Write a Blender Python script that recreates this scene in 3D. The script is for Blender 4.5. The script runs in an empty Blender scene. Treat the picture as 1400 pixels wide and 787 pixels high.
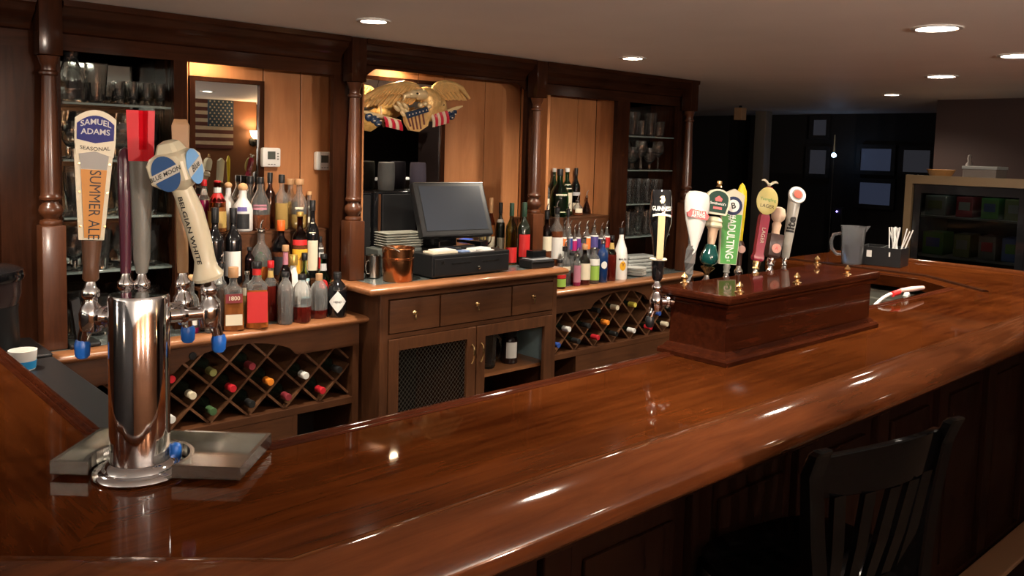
import bpy, bmesh, math, random
from mathutils import Vector, Matrix
PI = math.pi
R = math.radians
random.seed(11)
SC = bpy.context.scene
COL = SC.collection

# ---------------------------------------------------------------- camera
F_PX, CY = 1158.717, 299.32
YAW, PITCH, ROLL = R(42.611), R(4.6287), R(1.5917)
CAM = Vector((0, 0, 1.63))
_fw = Vector((math.sin(YAW)*math.cos(PITCH), math.cos(YAW)*math.cos(PITCH), -math.sin(PITCH)))
_r0 = Vector((math.cos(YAW), -math.sin(YAW), 0))
_u0 = _r0.cross(_fw)
_rt = _r0*math.cos(ROLL)+_u0*math.sin(ROLL)
_up = -_r0*math.sin(ROLL)+_u0*math.cos(ROLL)
cd = bpy.data.cameras.new('camera')
cam = bpy.data.objects.new('camera', cd)
COL.objects.link(cam)
m = Matrix((_rt, _up, -_fw)).transposed().to_4x4()
m.translation = CAM
cam.matrix_world = m
cd.sensor_fit = 'HORIZONTAL'
cd.sensor_width = 36
cd.lens = 36*F_PX/1400
cd.shift_y = -(393.5-CY)/1400
cd.clip_start = 0.02
SC.camera = cam

def at(px, py, x=None, y=None, z=None):
    """world point seen at a pixel of the photograph on the plane x=, y= or z="""
    d = _fw+_rt*((px-700)/F_PX)-_up*((py-CY)/F_PX)
    if x is not None: t = (x-CAM.x)/d.x
    elif y is not None: t = (y-CAM.y)/d.y
    else: t = (z-CAM.z)/d.z
    return CAM+d*t

# ---------------------------------------------------------------- world, exposure
w = bpy.data.worlds.new('world')
SC.world = w
w.use_nodes = True
w.node_tree.nodes['Background'].inputs[0].default_value = (0.010, 0.012, 0.02, 1)
w.node_tree.nodes['Background'].inputs[1].default_value = 1.0
SC.view_settings.view_transform = 'Standard'
SC.view_settings.look = 'None'
SC.view_settings.gamma = 1
SC.view_settings.use_curve_mapping = False
SC.view_settings.exposure = 1.02
SC.cycles.max_bounces = 10
SC.cycles.transmission_bounces = 10
SC.cycles.glossy_bounces = 5
SC.cycles.diffuse_bounces = 4
SC.cycles.sample_clamp_indirect = 4
SC.cycles.caustics_reflective = False
SC.cycles.caustics_refractive = False
SC.cycles.use_denoising = True

CEIL = 2.09
WARM = (1.0, 0.87, 0.70)
DOWN_W = 13.5       # watts of one downlight
BACK_W = 2.0       # watts of a downlight over the dining side
PUCK_W = 3.2
SCONCE_W = 6.0

# ---------------------------------------------------------------- materials
MATS = {}
def nt(name):
    mt = bpy.data.materials.new(name)
    mt.use_nodes = True
    n = mt.node_tree
    return mt, n, n.nodes['Principled BSDF']
def mat(name, col, rough=0.5, metal=0.0, coat=0.0, trans=0.0, ior=1.45, emit=None, es=0.0, bump=0.0, bscale=40.0, spec=None, var=0.0):
    if name in MATS: return MATS[name]
    mt, n, b = nt(name)
    b.inputs['Base Color'].default_value = (*col, 1)
    b.inputs['Roughness'].default_value = rough
    b.inputs['Metallic'].default_value = metal
    b.inputs['Coat Weight'].default_value = coat
    b.inputs['Coat Roughness'].default_value = 0.08
    b.inputs['Transmission Weight'].default_value = trans
    b.inputs['IOR'].default_value = ior
    if spec is not None: b.inputs['Specular IOR Level'].default_value = spec
    if emit:
        b.inputs['Emission Color'].default_value = (*emit, 1)
        b.inputs['Emission Strength'].default_value = es
    if bump or var:
        tc = n.nodes.new('ShaderNodeTexCoord')
        nz = n.nodes.new('ShaderNodeTexNoise')
        nz.inputs['Scale'].default_value = bscale
        nz.inputs['Detail'].default_value = 4
        n.links.new(tc.outputs['Object'], nz.inputs['Vector'])
        if bump:
            bp = n.nodes.new('ShaderNodeBump')
            bp.inputs['Strength'].default_value = bump
            bp.inputs['Distance'].default_value = 0.01
            n.links.new(nz.outputs['Fac'], bp.inputs['Height'])
            n.links.new(bp.outputs['Normal'], b.inputs['Normal'])
        if var:
            mx = n.nodes.new('ShaderNodeMix'); mx.data_type = 'RGBA'
            mx.inputs['A'].default_value = (*[c*(1-var) for c in col], 1)
            mx.inputs['B'].default_value = (*[min(1, c*(1+var)) for c in col], 1)
            n.links.new(nz.outputs['Fac'], mx.inputs['Factor'])
            n.links.new(mx.outputs['Result'], b.inputs['Base Color'])
    MATS[name] = mt
    return mt
def wood(name, dark, light, axis='x', rough=0.3, coat=0.3, scale=1.0, coords='Object', bump=0.06, stretch=14.0, cr=0.1, blotch=0.5, spec=0.35):
    """varnished wood: streaks stretched along one axis plus a large blotchy tone"""
    mt, n, b = nt(name)
    tc = n.nodes.new('ShaderNodeTexCoord')
    mp = n.nodes.new('ShaderNodeMapping')
    s = [stretch*scale]*3
    s['xyz'.index(axis)] = 1.2*scale
    mp.inputs['Scale'].default_value = s
    nz = n.nodes.new('ShaderNodeTexNoise'); nz.inputs['Scale'].default_value = 3; nz.inputs['Detail'].default_value = 6; nz.inputs['Roughness'].default_value = 0.62; nz.inputs['Distortion'].default_value = 0.6
    bl = n.nodes.new('ShaderNodeTexNoise'); bl.inputs['Scale'].default_value = 2.2*scale; bl.inputs['Detail'].default_value = 3
    n.links.new(tc.outputs[coords], mp.inputs['Vector'])
    n.links.new(mp.outputs['Vector'], nz.inputs['Vector'])
    n.links.new(tc.outputs[coords], bl.inputs['Vector'])
    mx = n.nodes.new('ShaderNodeMix'); mx.data_type = 'FLOAT'
    mx.inputs['Factor'].default_value = blotch
    n.links.new(nz.outputs['Fac'], mx.inputs['A']); n.links.new(bl.outputs['Fac'], mx.inputs['B'])
    cr_ = n.nodes.new('ShaderNodeValToRGB')
    cr_.color_ramp.elements[0].position = 0.36; cr_.color_ramp.elements[0].color = (*dark, 1)
    cr_.color_ramp.elements[1].position = 0.64; cr_.color_ramp.elements[1].color = (*light, 1)
    n.links.new(mx.outputs['Result'], cr_.inputs['Fac'])
    n.links.new(cr_.outputs['Color'], b.inputs['Base Color'])
    b.inputs['Roughness'].default_value = rough
    b.inputs['Coat Weight'].default_value = coat
    b.inputs['Coat Roughness'].default_value = cr
    b.inputs['Specular IOR Level'].default_value = spec
    if bump:
        bp = n.nodes.new('ShaderNodeBump'); bp.inputs['Strength'].default_value = bump; bp.inputs['Distance'].default_value = 0.004
        n.links.new(nz.outputs['Fac'], bp.inputs['Height']); n.links.new(bp.outputs['Normal'], b.inputs['Normal'])
    MATS[name] = mt
    return mt
BAR = wood('bar_varnished_wood', (0.022, 0.0046, 0.0011), (0.066, 0.0160, 0.0034), 'x', 0.5, 0.34, 1.0, cr=0.04, bump=0.03, spec=0.0)
BARY = wood('bar_varnished_wood_cross', (0.022, 0.0046, 0.0011), (0.066, 0.0160, 0.0034), 'y', 0.5, 0.34, 1.0, cr=0.04, bump=0.03, spec=0.0)
RAIL = wood('bar_rail_wood', (0.032, 0.0085, 0.0028), (0.082, 0.0235, 0.0075), 'x', 0.5, 0.6, 1.1, cr=0.07, bump=0.05, spec=0.0)
BOXW = wood('tap_box_wood', (0.020, 0.0045, 0.002), (0.050, 0.011, 0.004), 'x', 0.36, 0.5, 1.6, cr=0.06, spec=0.0)
FRAME = wood('frame_dark_wood', (0.016, 0.0055, 0.0028), (0.036, 0.012, 0.0055), 'z', 0.42, 0.25, 1.3, spec=0.0, cr=0.15)
FRAMEX = wood('frame_dark_wood_long', (0.017, 0.006, 0.003), (0.038, 0.013, 0.006), 'x', 0.42, 0.25, 1.3, spec=0.0, cr=0.15)
POST = wood('turned_post_wood', (0.045, 0.014, 0.006), (0.095, 0.030, 0.011), 'z', 0.34, 0.35, 1.6, cr=0.15)
PANEL = wood('panel_wood', (0.33, 0.130, 0.048), (0.46, 0.198, 0.078), 'z', 0.45, 0.25, 1.0, cr=0.3, stretch=9)
EDGE = wood('counter_edge_wood', (0.22, 0.085, 0.032), (0.36, 0.15, 0.062), 'x', 0.36, 0.5, 1.5, cr=0.15)
CABW = wood('cabinet_wood', (0.052, 0.019, 0.008), (0.105, 0.039, 0.015), 'x', 0.42, 0.3, 1.5, cr=0.2)
CABZ = wood('cabinet_wood_upright', (0.052, 0.019, 0.008), (0.105, 0.039, 0.015), 'z', 0.42, 0.3, 1.5, cr=0.2)
LATT = wood('lattice_wood', (0.08, 0.034, 0.015), (0.17, 0.074, 0.033), 'x', 0.5, 0.1, 2.0)
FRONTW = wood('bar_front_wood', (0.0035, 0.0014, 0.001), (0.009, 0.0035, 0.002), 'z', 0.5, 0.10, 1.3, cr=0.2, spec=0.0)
GREYTOP = mat('slate_laminate', (0.10, 0.115, 0.11), 0.22, bump=0.03, bscale=60, var=0.35)
DARKIN = mat('cabinet_inside_dark', (0.018, 0.012, 0.010), 0.7)
BRASS = mat('brass', (0.75, 0.52, 0.25), 0.22, 1.0)
GOLD = mat('gilt', (0.80, 0.50, 0.19), 0.34, 0.35, bump=0.5, bscale=45, var=0.25)
CHROME = mat('chrome', (0.80, 0.80, 0.82), 0.06, 1.0)
STEEL = mat('brushed_steel', (0.46, 0.45, 0.41), 0.22, 1.0, bump=0.02, bscale=90)
MIRROR = mat('mirror_glass', (0.72, 0.74, 0.73), 0.0, 1.0)
DMIRROR = mat('smoked_mirror', (0.30, 0.33, 0.31), 0.04, 1.0)
BLACK = mat('black_plastic', (0.012, 0.012, 0.013), 0.35)
BLACKG = mat('gloss_black', (0.008, 0.008, 0.009), 0.10, coat=0.5)
WHITE = mat('white_plastic', (0.62, 0.60, 0.57), 0.35)
CREAM = mat('cream_paper', (0.72, 0.64, 0.48), 0.6)
PAPER = mat('white_paper', (0.78, 0.76, 0.72), 0.6)
BLUECAP = mat('blue_rubber', (0.01, 0.10, 0.42), 0.35)
GLASS = mat('clear_glass', (0.93, 0.96, 0.95), 0.015, trans=1.0, ior=1.45)
BARGLASS = mat('bar_glassware', (0.95, 0.97, 0.96), 0.02, trans=0.985)
SHELFG = mat('shelf_glass', (0.55, 0.68, 0.64), 0.05, trans=0.7, ior=1.45)
FROST = mat('cloudy_plastic', (0.80, 0.82, 0.85), 0.14, trans=0.90, ior=1.4)
REDM = mat('red_gloss', (0.55, 0.006, 0.015), 0.4, coat=0.0, spec=0.25)
IVORY = mat('ivory_paint', (0.58, 0.52, 0.37), 0.35, coat=0.1)
GREYP = mat('grey_satin', (0.17, 0.165, 0.145), 0.38, bump=0.05, bscale=80)
COPPER = mat('copper', (0.50, 0.20, 0.08), 0.25, 1.0)
CORK = mat('cork_wood', (0.62, 0.36, 0.17), 0.6, bump=0.2, bscale=200)
INK = mat('dark_ink', (0.012, 0.010, 0.010), 0.6)

# ---------------------------------------------------------------- mesh helpers
class MB:
    def __init__(self): self.bm = bmesh.new(); self.mi = 0
    def _set(self, faces):
        for f in faces: f.material_index = self.mi
    def box(self, x0, x1, y0, y1, z0, z1, bev=0.0, rot=None, at_=None):
        vs = [(x, y, z) for x in (x0, x1) for y in (y0, y1) for z in (z0, z1)]
        if rot is not None:
            M = Matrix.Translation(at_ or (0, 0, 0)) @ rot
            vs = [M @ Vector(v) for v in vs]
        v = [self.bm.verts.new(p) for p in vs]
        fs = [self.bm.faces.new([v[i] for i in q]) for q in ((0,1,3,2),(4,6,7,5),(0,4,5,1),(2,3,7,6),(0,2,6,4),(1,5,7,3))]
        self._set(fs)
        if bev:
            es = {e for f in fs for e in f.edges}
            r = bmesh.ops.bevel(self.bm, geom=list(es), offset=bev, segments=2, affect='EDGES', profile=0.6)
            self._set(r['faces'])
        return self
    def prism(self, poly, a0, a1, plane='xz'):
        """polygon swept along the third axis"""
        def P(p, a):
            return {'xz': (p[0], a, p[1]), 'xy': (p[0], p[1], a), 'yz': (a, p[0], p[1])}[plane]
        A = [self.bm.verts.new(P(p, a0)) for p in poly]
        B = [self.bm.verts.new(P(p, a1)) for p in poly]
        fs = [self.bm.faces.new(A), self.bm.faces.new(B[::-1])]
        n = len(poly)
        for i in range(n): fs.append(self.bm.faces.new((A[i], B[i], B[(i+1) % n], A[(i+1) % n])))
        self._set(fs)
        return self
    def lathe(self, prof, seg=20, c=(0, 0, 0), axis='z', close=False, mod=None, M=None):
        """prof: (r, z) pairs"""
        rings = []
        for r, z in prof:
            ring = []
            if r < 1e-6:
                p = Vector((0, 0, z))
                ring = [self.bm.verts.new(self._ax(p, axis, c, M))]
            else:
                for k in range(seg):
                    a = 2*PI*k/seg
                    rr = r*(mod(a, z) if mod else 1)
                    ring.append(self.bm.verts.new(self._ax(Vector((rr*math.cos(a), rr*math.sin(a), z)), axis, c, M)))
            rings.append(ring)
        fs = []
        for A, B in zip(rings, rings[1:]):
            if len(A) == 1 and len(B) == 1: continue
            for k in range(seg):
                j = (k+1) % seg
                if len(A) == 1: fs.append(self.bm.faces.new((A[0], B[j], B[k])))
                elif len(B) == 1: fs.append(self.bm.faces.new((A[k], A[j], B[0])))
                else: fs.append(self.bm.faces.new((A[k], A[j], B[j], B[k])))
        if len(rings[0]) > 1 and not close: fs.append(self.bm.faces.new(rings[0][::-1]))
        if len(rings[-1]) > 1 and not close: fs.append(self.bm.faces.new(rings[-1]))
        for f in fs: f.smooth = True
        self._set(fs)
        return self
    def _ax(self, p, axis, c, M):
        if axis == 'x': p = Vector((p.z, p.x, p.y))
        elif axis == 'y': p = Vector((p.x, p.z, -p.y)) 
        p = p+Vector(c)
        return M @ p if M else p
    def tube(self, pts, r, seg=8, caps=True):
        pts = [Vector(p) for p in pts]
        rs = r if isinstance(r, (list, tuple)) else [r]*len(pts)
        prev = None; rings = []
        for i, p in enumerate(pts):
            t = (pts[min(i+1, len(pts)-1)]-pts[max(i-1, 0)]).normalized()
            if prev is None:
                u = t.orthogonal().normalized()
            else:
                u = (prev-t*prev.dot(t)).normalized()
            prev = u; v = t.cross(u)
            rings.append([self.bm.verts.new(p+(u*math.cos(2*PI*k/seg)+v*math.sin(2*PI*k/seg))*rs[i]) for k in range(seg)])
        fs = []
        for A, B in zip(rings, rings[1:]):
            for k in range(seg): fs.append(self.bm.faces.new((A[k], A[(k+1) % seg], B[(k+1) % seg], B[k])))
        if caps: fs += [self.bm.faces.new(rings[0][::-1]), self.bm.faces.new(rings[-1])]
        for f in fs: f.smooth = True
        self._set(fs)
        return self
    def sweep(self, path, prof, closed=False):
        """prof (offset to the left of travel, z) swept along a flat path with mitred corners"""
        pts = [Vector((p[0], p[1], 0)) for p in path]; n = len(pts); rings = []
        for i, p in enumerate(pts):
            a = pts[i-1] if (i > 0 or closed) else None
            b = pts[(i+1) % n] if (i < n-1 or closed) else None
            d1 = (p-a).normalized() if a is not None else None
            d2 = (b-p).normalized() if b is not None else None
            if d1 is None: nn = Vector((-d2.y, d2.x, 0))
            elif d2 is None: nn = Vector((-d1.y, d1.x, 0))
            else:
                n1 = Vector((-d1.y, d1.x, 0)); n2 = Vector((-d2.y, d2.x, 0))
                nn = (n1+n2); nn = nn/(nn.dot(n1))
            rings.append([self.bm.verts.new((p.x+nn.x*o, p.y+nn.y*o, z)) for o, z in prof])
        m_ = len(prof); fs = []
        prs = list(zip(rings, rings[1:])) + ([(rings[-1], rings[0])] if closed else [])
        for A, B in prs:
            for k in range(m_): fs.append(self.bm.faces.new((A[k], B[k], B[(k+1) % m_], A[(k+1) % m_])))
        if not closed: fs += [self.bm.faces.new(rings[0][::-1]), self.bm.faces.new(rings[-1])]
        self._set(fs)
        return self
    def sphere(self, c, r, seg=14, rings=8, M=None):
        rx, ry, rz = r if isinstance(r, (list, tuple)) else (r, r, r)
        T = Matrix.Translation(c) @ (M or Matrix()) @ Matrix.Diagonal((rx, ry, rz, 1))
        g = bmesh.ops.create_uvsphere(self.bm, u_segments=seg, v_segments=rings, radius=1, matrix=T)
        fs = {f for v in g['verts'] for f in v.link_faces}
        for f in fs: f.smooth = True
        self._set(fs)
        return self
    def loft(self, sections):
        """closed rings of equal length joined; each a list of points"""
        rings = [[self.bm.verts.new(p) for p in s] for s in sections]; fs = []
        n = len(rings[0])
        for A, B in zip(rings, rings[1:]):
            for k in range(n): fs.append(self.bm.faces.new((A[k], A[(k+1) % n], B[(k+1) % n], B[k])))
        fs += [self.bm.faces.new(rings[0][::-1]), self.bm.faces.new(rings[-1])]
        for f in fs: f.smooth = True
        self._set(fs)
        return self
    def build(self, name, mats, parent=None, smooth=None, loc=None):
        bm = self.bm
        bmesh.ops.recalc_face_normals(bm, faces=bm.faces)
        me = bpy.data.meshes.new(name); bm.to_mesh(me); bm.free()
        for mm in (mats if isinstance(mats, (list, tuple)) else [mats]): me.materials.append(mm)
        if smooth is None and any(p.use_smooth for p in me.polygons): me.set_sharp_from_angle(angle=R(42))
        if smooth is not None:
            for p in me.polygons: p.use_smooth = smooth
        o = bpy.data.objects.new(name, me); COL.objects.link(o)
        if parent is not None: o.parent = parent
        if loc is not None: o.location = loc
        return o
def sharp(o, ang=35):
    me = o.data
    for p in me.polygons: p.use_smooth = True
    try: me.set_sharp_from_angle(angle=R(ang))
    except Exception: pass
    return o
def tag(o, label=None, cat=None, group=None, kind=None):
    if label: o['label'] = label
    if cat: o['category'] = cat
    if group: o['group'] = group
    if kind: o['kind'] = kind
    return o
def thing(name, label, cat, loc=(0, 0, 0), rz=0.0, group=None):
    o = bpy.data.objects.new(name, None); COL.objects.link(o)
    o.empty_display_size = 0.02
    o.location = loc; o.rotation_euler = (0, 0, rz)
    return tag(o, label, cat, group)
def struct(name, mb, mt):
    return tag(mb.build(name, mt), kind='structure')
def dup(root, loc, rz=None, label=None, group=None):
    r = root.copy(); COL.objects.link(r); r.location = loc
    if rz is not None: r.rotation_euler = (0, 0, rz)
    if label: r['label'] = label
    if group: r['group'] = group
    for ch in list(root.children):
        c = ch.copy(); COL.objects.link(c); c.parent = r
        for g in list(ch.children):
            d = g.copy(); COL.objects.link(d); d.parent = c
    return r
_tc = {}
def text_verts(s, bold=0.0):
    """flat letters as (verts, faces), centred, 1 unit high"""
    k = (s, bold)
    if k in _tc: return _tc[k]
    cu = bpy.data.curves.new('t', 'FONT'); cu.body = s; cu.size = 1.0; cu.align_x = 'CENTER'; cu.align_y = 'CENTER'
    cu.offset = bold; cu.resolution_u = 3
    ob = bpy.data.objects.new('t', cu); COL.objects.link(ob)
    bpy.context.view_layer.update()
    me = bpy.data.meshes.new_from_object(ob.evaluated_get(bpy.context.evaluated_depsgraph_get()))
    vs = [v.co.copy() for v in me.vertices]; fs = [tuple(p.vertices) for p in me.polygons]
    COL.objects.unlink(ob); bpy.data.objects.remove(ob); bpy.data.curves.remove(cu); bpy.data.meshes.remove(me)
    bm = bmesh.new(); bv = [bm.verts.new(v) for v in vs]
    for f in fs:
        try: bm.faces.new([bv[i] for i in f])
        except ValueError: pass
    bmesh.ops.triangulate(bm, faces=bm.faces)
    for _ in range(3):
        es = [e for e in bm.edges if e.calc_length() > 0.16]
        if not es: break
        bmesh.ops.subdivide_edges(bm, edges=es, cuts=1)
        bmesh.ops.triangulate(bm, faces=bm.faces)
    bm.verts.index_update()
    vs = [v.co.copy() for v in bm.verts]; fs = [tuple(v.index for v in f.verts) for f in bm.faces]
    bm.free()
    _tc[k] = (vs, fs)
    return vs, fs
def text(name, s, size, mt, parent, fn, sx=1.0, rot=0.0, off=(0, 0), bold=0.0, label=None):
    """letters placed through fn(u, v) -> local point (u across, v up)"""
    vs, fs = text_verts(s, bold)
    c, sn = math.cos(rot), math.sin(rot)
    P = []
    for v in vs:
        a, b_ = v.x*size*sx, v.y*size
        P.append(fn(a*c-b_*sn+off[0], a*sn+b_*c+off[1]))
    me = bpy.data.meshes.new(name); me.from_pydata([tuple(p) for p in P], [], fs); me.materials.append(mt)
    o = bpy.data.objects.new(name, me); COL.objects.link(o); o.parent = parent
    if label: o['label'] = label
    return o
def wrap(r, z0, a0=0.0, eps=0.0011):
    """a cylinder of radius r facing -y at angle a0"""
    def fn(u, v):
        a = u/r+a0
        return ((r+eps)*math.sin(a), -(r+eps)*math.cos(a), z0+v)
    return fn
def flat(y, z0, x0=0.0):
    return lambda u, v: (x0+u, y, z0+v)
def patch(mb, r, z0, z1, half, a0=0.0, t=0.0007, r1=None, n=10, shape=None):
    """curved label on a cylinder, facing -y"""
    r1 = r if r1 is None else r1
    k = 1 if shape is None else 8
    V = {}
    for s, e in ((0, 0.0001), (1, t)):
        for j in range(k+1):
            f = j/k; z = z0+(z1-z0)*f; rr = r+(r1-r)*f+e
            wd = half*(shape(f) if shape else 1)
            for i in range(n+1):
                a = a0-wd+2*wd*i/n
                V[s, j, i] = mb.bm.verts.new((rr*math.sin(a), -rr*math.cos(a), z))
    fs = []
    for j in range(k):
        for i in range(n):
            fs.append(mb.bm.faces.new((V[1, j, i], V[1, j, i+1], V[1, j+1, i+1], V[1, j+1, i])))
            fs.append(mb.bm.faces.new((V[0, j, i], V[0, j+1, i], V[0, j+1, i+1], V[0, j, i+1])))
    for j in range(k):
        fs.append(mb.bm.faces.new((V[0, j, 0], V[1, j, 0], V[1, j+1, 0], V[0, j+1, 0])))
        fs.append(mb.bm.faces.new((V[0, j, n], V[0, j+1, n], V[1, j+1, n], V[1, j, n])))
    for i in range(n):
        fs.append(mb.bm.faces.new((V[0, 0, i], V[0, 0, i+1], V[1, 0, i+1], V[1, 0, i])))
        fs.append(mb.bm.faces.new((V[0, k, i], V[1, k, i], V[1, k, i+1], V[0, k, i+1])))
    mb._set(fs)
    return mb
# ================================================================ ROOM
CEILM = mat('ceiling_plaster', (0.88, 0.84, 0.80), 0.55, bump=0.05, bscale=3, var=0.06)
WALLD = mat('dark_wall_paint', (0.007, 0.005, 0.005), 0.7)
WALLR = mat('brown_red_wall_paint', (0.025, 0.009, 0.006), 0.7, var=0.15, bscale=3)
WALLF = mat('warm_panelled_wall', (0.17, 0.068, 0.028), 0.6, var=0.2, bscale=3)
FLOORM = wood('floor_boards', (0.05, 0.03, 0.02), (0.10, 0.06, 0.04), 'x', 0.4, 0.2, 0.8)
XW, YB = 8.3, 6.0
struct('floor', MB().box(-3, XW+0.1, -3.2, YB+0.1, -0.05, 0), FLOORM)
struct('ceiling', MB().box(-3, XW+0.1, -3.2, YB+0.1, CEIL, CEIL+0.05), CEILM)
struct('wall_front', MB().box(-3, 4.35, -3.25, -2.1, 0, CEIL), WALLF)
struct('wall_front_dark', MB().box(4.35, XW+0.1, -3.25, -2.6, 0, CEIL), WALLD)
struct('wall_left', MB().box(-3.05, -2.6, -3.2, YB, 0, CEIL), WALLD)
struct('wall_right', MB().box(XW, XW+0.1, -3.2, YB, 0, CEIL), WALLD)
struct('wall_back', MB().box(-2.6, 4.55, 3.56, 3.66, 0, CEIL), FRAMEX)
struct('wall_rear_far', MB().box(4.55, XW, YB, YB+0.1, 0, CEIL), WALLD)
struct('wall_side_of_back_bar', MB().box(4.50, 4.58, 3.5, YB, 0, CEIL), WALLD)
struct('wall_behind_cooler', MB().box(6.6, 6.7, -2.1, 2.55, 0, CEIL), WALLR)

# ================================================================ FRONT BAR
bar = thing('bar_counter', 'long varnished red-brown wooden bar counter with a rounded arm rail', 'bar counter', (0, 0, 0))
ZT = 1.07
OUT = [(0.07, 2.75), (0.07, 1.39), (0.532, 1.0), (4.45, 1.0), (4.87, 1.42), (4.87, 2.45)]
INN = [(0.501, 2.75), (0.501, 1.706), (0.725, 1.434), (3.986, 1.434), (4.15, 1.63), (4.15, 2.45)]
mL, iL = (0.301, 1.195), (0.613, 1.570)
mR, iR = (4.66, 1.21), (4.068, 1.532)
MB().prism([mL, OUT[2], OUT[3], mR, iR, INN[3], INN[2], iL], ZT-0.045, ZT, 'xy').build('worktop', BAR, bar)
MB().prism([OUT[0], OUT[1], mL, iL, INN[1], INN[0]], ZT-0.045, ZT, 'xy').build('worktop', BARY, bar)
MB().prism([mR, OUT[4], OUT[5], INN[5], INN[4], iR], ZT-0.045, ZT, 'xy').build('worktop', BARY, bar)
prof = [(0.001, 1.066), (-0.001, 1.0745), (-0.004, 1.0795), (-0.012, 1.0825), (-0.030, 1.0835), (-0.050, 1.080), (-0.068, 1.0725), (-0.083, 1.064), (-0.097, 1.053), (-0.108, 1.040), (-0.114, 1.025), (-0.112, 1.012), (-0.104, 1.002), (-0.088, 0.994), (-0.070, 0.990), (-0.058, 0.982), (-0.050, 0.970), (-0.036, 0.962), (0.001, 0.960)]
sharp(MB().sweep(OUT, prof).build('arm_rail', RAIL, bar), 50)
# raised bead along the bartender's side
ib = [(0.0, ZT-0.05), (0.004, ZT-0.05), (0.005, ZT+0.002), (0.001, ZT+0.0055), (-0.008, ZT+0.006), (-0.014, ZT+0.004), (-0.016, ZT+0.0015), (-0.024, ZT+0.003), (-0.030, ZT+0.0005), (-0.0005, ZT+0.0005)]
sharp(MB().sweep(INN[:4], ib).build('inner_lip', BOXW, bar), 50)
sharp(MB().sweep([INN[3], INN[4], INN[5]], [(o*0.4, z if z < ZT else ZT+(z-ZT)*0.3) for o, z in ib]).build('inner_lip', BARY, bar), 50)
# low dark bead on the right wing
sharp(MB().sweep([(4.02, 1.30), (4.30, 1.66), (4.30, 2.45)], [(0.014, ZT), (0.011, ZT+0.008), (-0.006, ZT+0.009), (-0.016, ZT+0.005), (-0.020, ZT)]).build('wing_bead', FRAME, bar), 50)
# panelled customer side
FO = [(0.16, 2.75), (0.16, 1.43), (0.57, 1.085), (4.41, 1.085), (4.78, 1.455), (4.78, 2.45)]
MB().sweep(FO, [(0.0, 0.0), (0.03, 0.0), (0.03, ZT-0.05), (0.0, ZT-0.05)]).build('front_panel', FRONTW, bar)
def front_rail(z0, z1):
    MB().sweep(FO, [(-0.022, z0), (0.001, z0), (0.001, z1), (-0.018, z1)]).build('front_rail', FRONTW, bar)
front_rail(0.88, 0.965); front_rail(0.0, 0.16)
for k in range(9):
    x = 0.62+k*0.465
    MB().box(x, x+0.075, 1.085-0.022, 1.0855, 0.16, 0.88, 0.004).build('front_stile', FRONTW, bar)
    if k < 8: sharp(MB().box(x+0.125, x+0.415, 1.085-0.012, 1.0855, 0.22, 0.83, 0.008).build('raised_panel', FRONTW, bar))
MB().sweep([(0.49, 2.75), (0.49, 1.71), (0.72, 1.42), (3.98, 1.42)], [(-0.03, 0.10), (-0.01, 0.10), (-0.01, ZT-0.046), (-0.03, ZT-0.046)]).build('back_panel', FRONTW, bar)
fr = thing('foot_rail', 'brown wooden foot step running along the base of the bar front', 'foot rail', (0, 0, 0))
MB().box(2.1, 4.7, 0.96, 1.055, 0.0, 0.13, 0.01).build('step', FRONTW, fr)
MB().box(2.1, 4.7, 0.95, 1.055, 0.13, 0.15, 0.006).build('step_cap', mat('step_cap_wood', (0.12, 0.06, 0.03), 0.4, coat=0.3), fr)

# stainless under-bar cooler below the right wing
uc = thing('underbar_cooler', 'grey steel under-bar cooler seen through the gap behind the tap box', 'cooler', (4.19, 1.66, 0))
c_st = mat('dull_steel', (0.20, 0.20, 0.17), 0.45, 0.6)
MB().box(0.0, 0.55, 0, 0.78, 0.08, 0.99, 0.008).build('body', c_st, uc)
for k in range(2):
    d = MB().box(-0.018, 0.0, 0.02+k*0.385, 0.375+k*0.385, 0.12, 0.95, 0.006).build('door', c_st, uc)
    MB().box(-0.035, -0.018, 0.05+k*0.385, 0.34+k*0.385, 0.88, 0.90, 0.004).build('handle', STEEL, d)
MB().box(0.03, 0.50, 0.04, 0.74, 0, 0.08).build('plinth', BLACK, uc)

# ================================================================ TAP BOX
tb = thing('tap_box', 'dark varnished wooden tap box with moulded top and base on the bar', 'tap box', (2.375, 1.35, ZT))
def stepped(name, hx, hy, layers):
    mb = MB()
    ps = [(-hx, -hy), (hx, -hy), (hx, hy), (-hx, hy)]
    mb.sweep(ps, layers, closed=True)
    return sharp(mb.build(name, BOXW, tb), 30)
HX, HY = 0.427, 0.092
MB().box(-HX, HX, -HY, HY, 0.012, 0.150).build('case', BOXW, tb)
stepped('base_moulding', HX, HY, [(0.002, 0.001), (-0.024, 0.001), (-0.024, 0.012), (-0.020, 0.018), (-0.012, 0.021), (-0.009, 0.027), (-0.004, 0.033), (0.002, 0.035)])
stepped('cornice_moulding', HX, HY, [(0.002, 0.146), (-0.004, 0.148), (-0.008, 0.154), (-0.014, 0.158), (-0.015, 0.164), (0.002, 0.167)])
MB().box(-HX-0.022, HX+0.022, -HY-0.022, HY+0.022, 0.167, 0.190, 0.007).build('top', BOXW, tb)
fin = None
BT = ZT+0.190
for px, yy in ((936, 1.448), (1012, 1.262), (1090, 1.262), (1116, 1.448), (1158, 1.262)):
    x = at(px, 380, y=yy).x-2.375
    MB().lathe([(0.0135, 0), (0.0135, 0.003), (0.006, 0.006), (0.005, 0.010), (0.009, 0.014), (0.0105, 0.019), (0.008, 0.024), (0.004, 0.027), (0.003, 0.031), (0, 0.032)], 14).build('finial', BRASS, tb, loc=(x, yy-1.35, 0.190))

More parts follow.
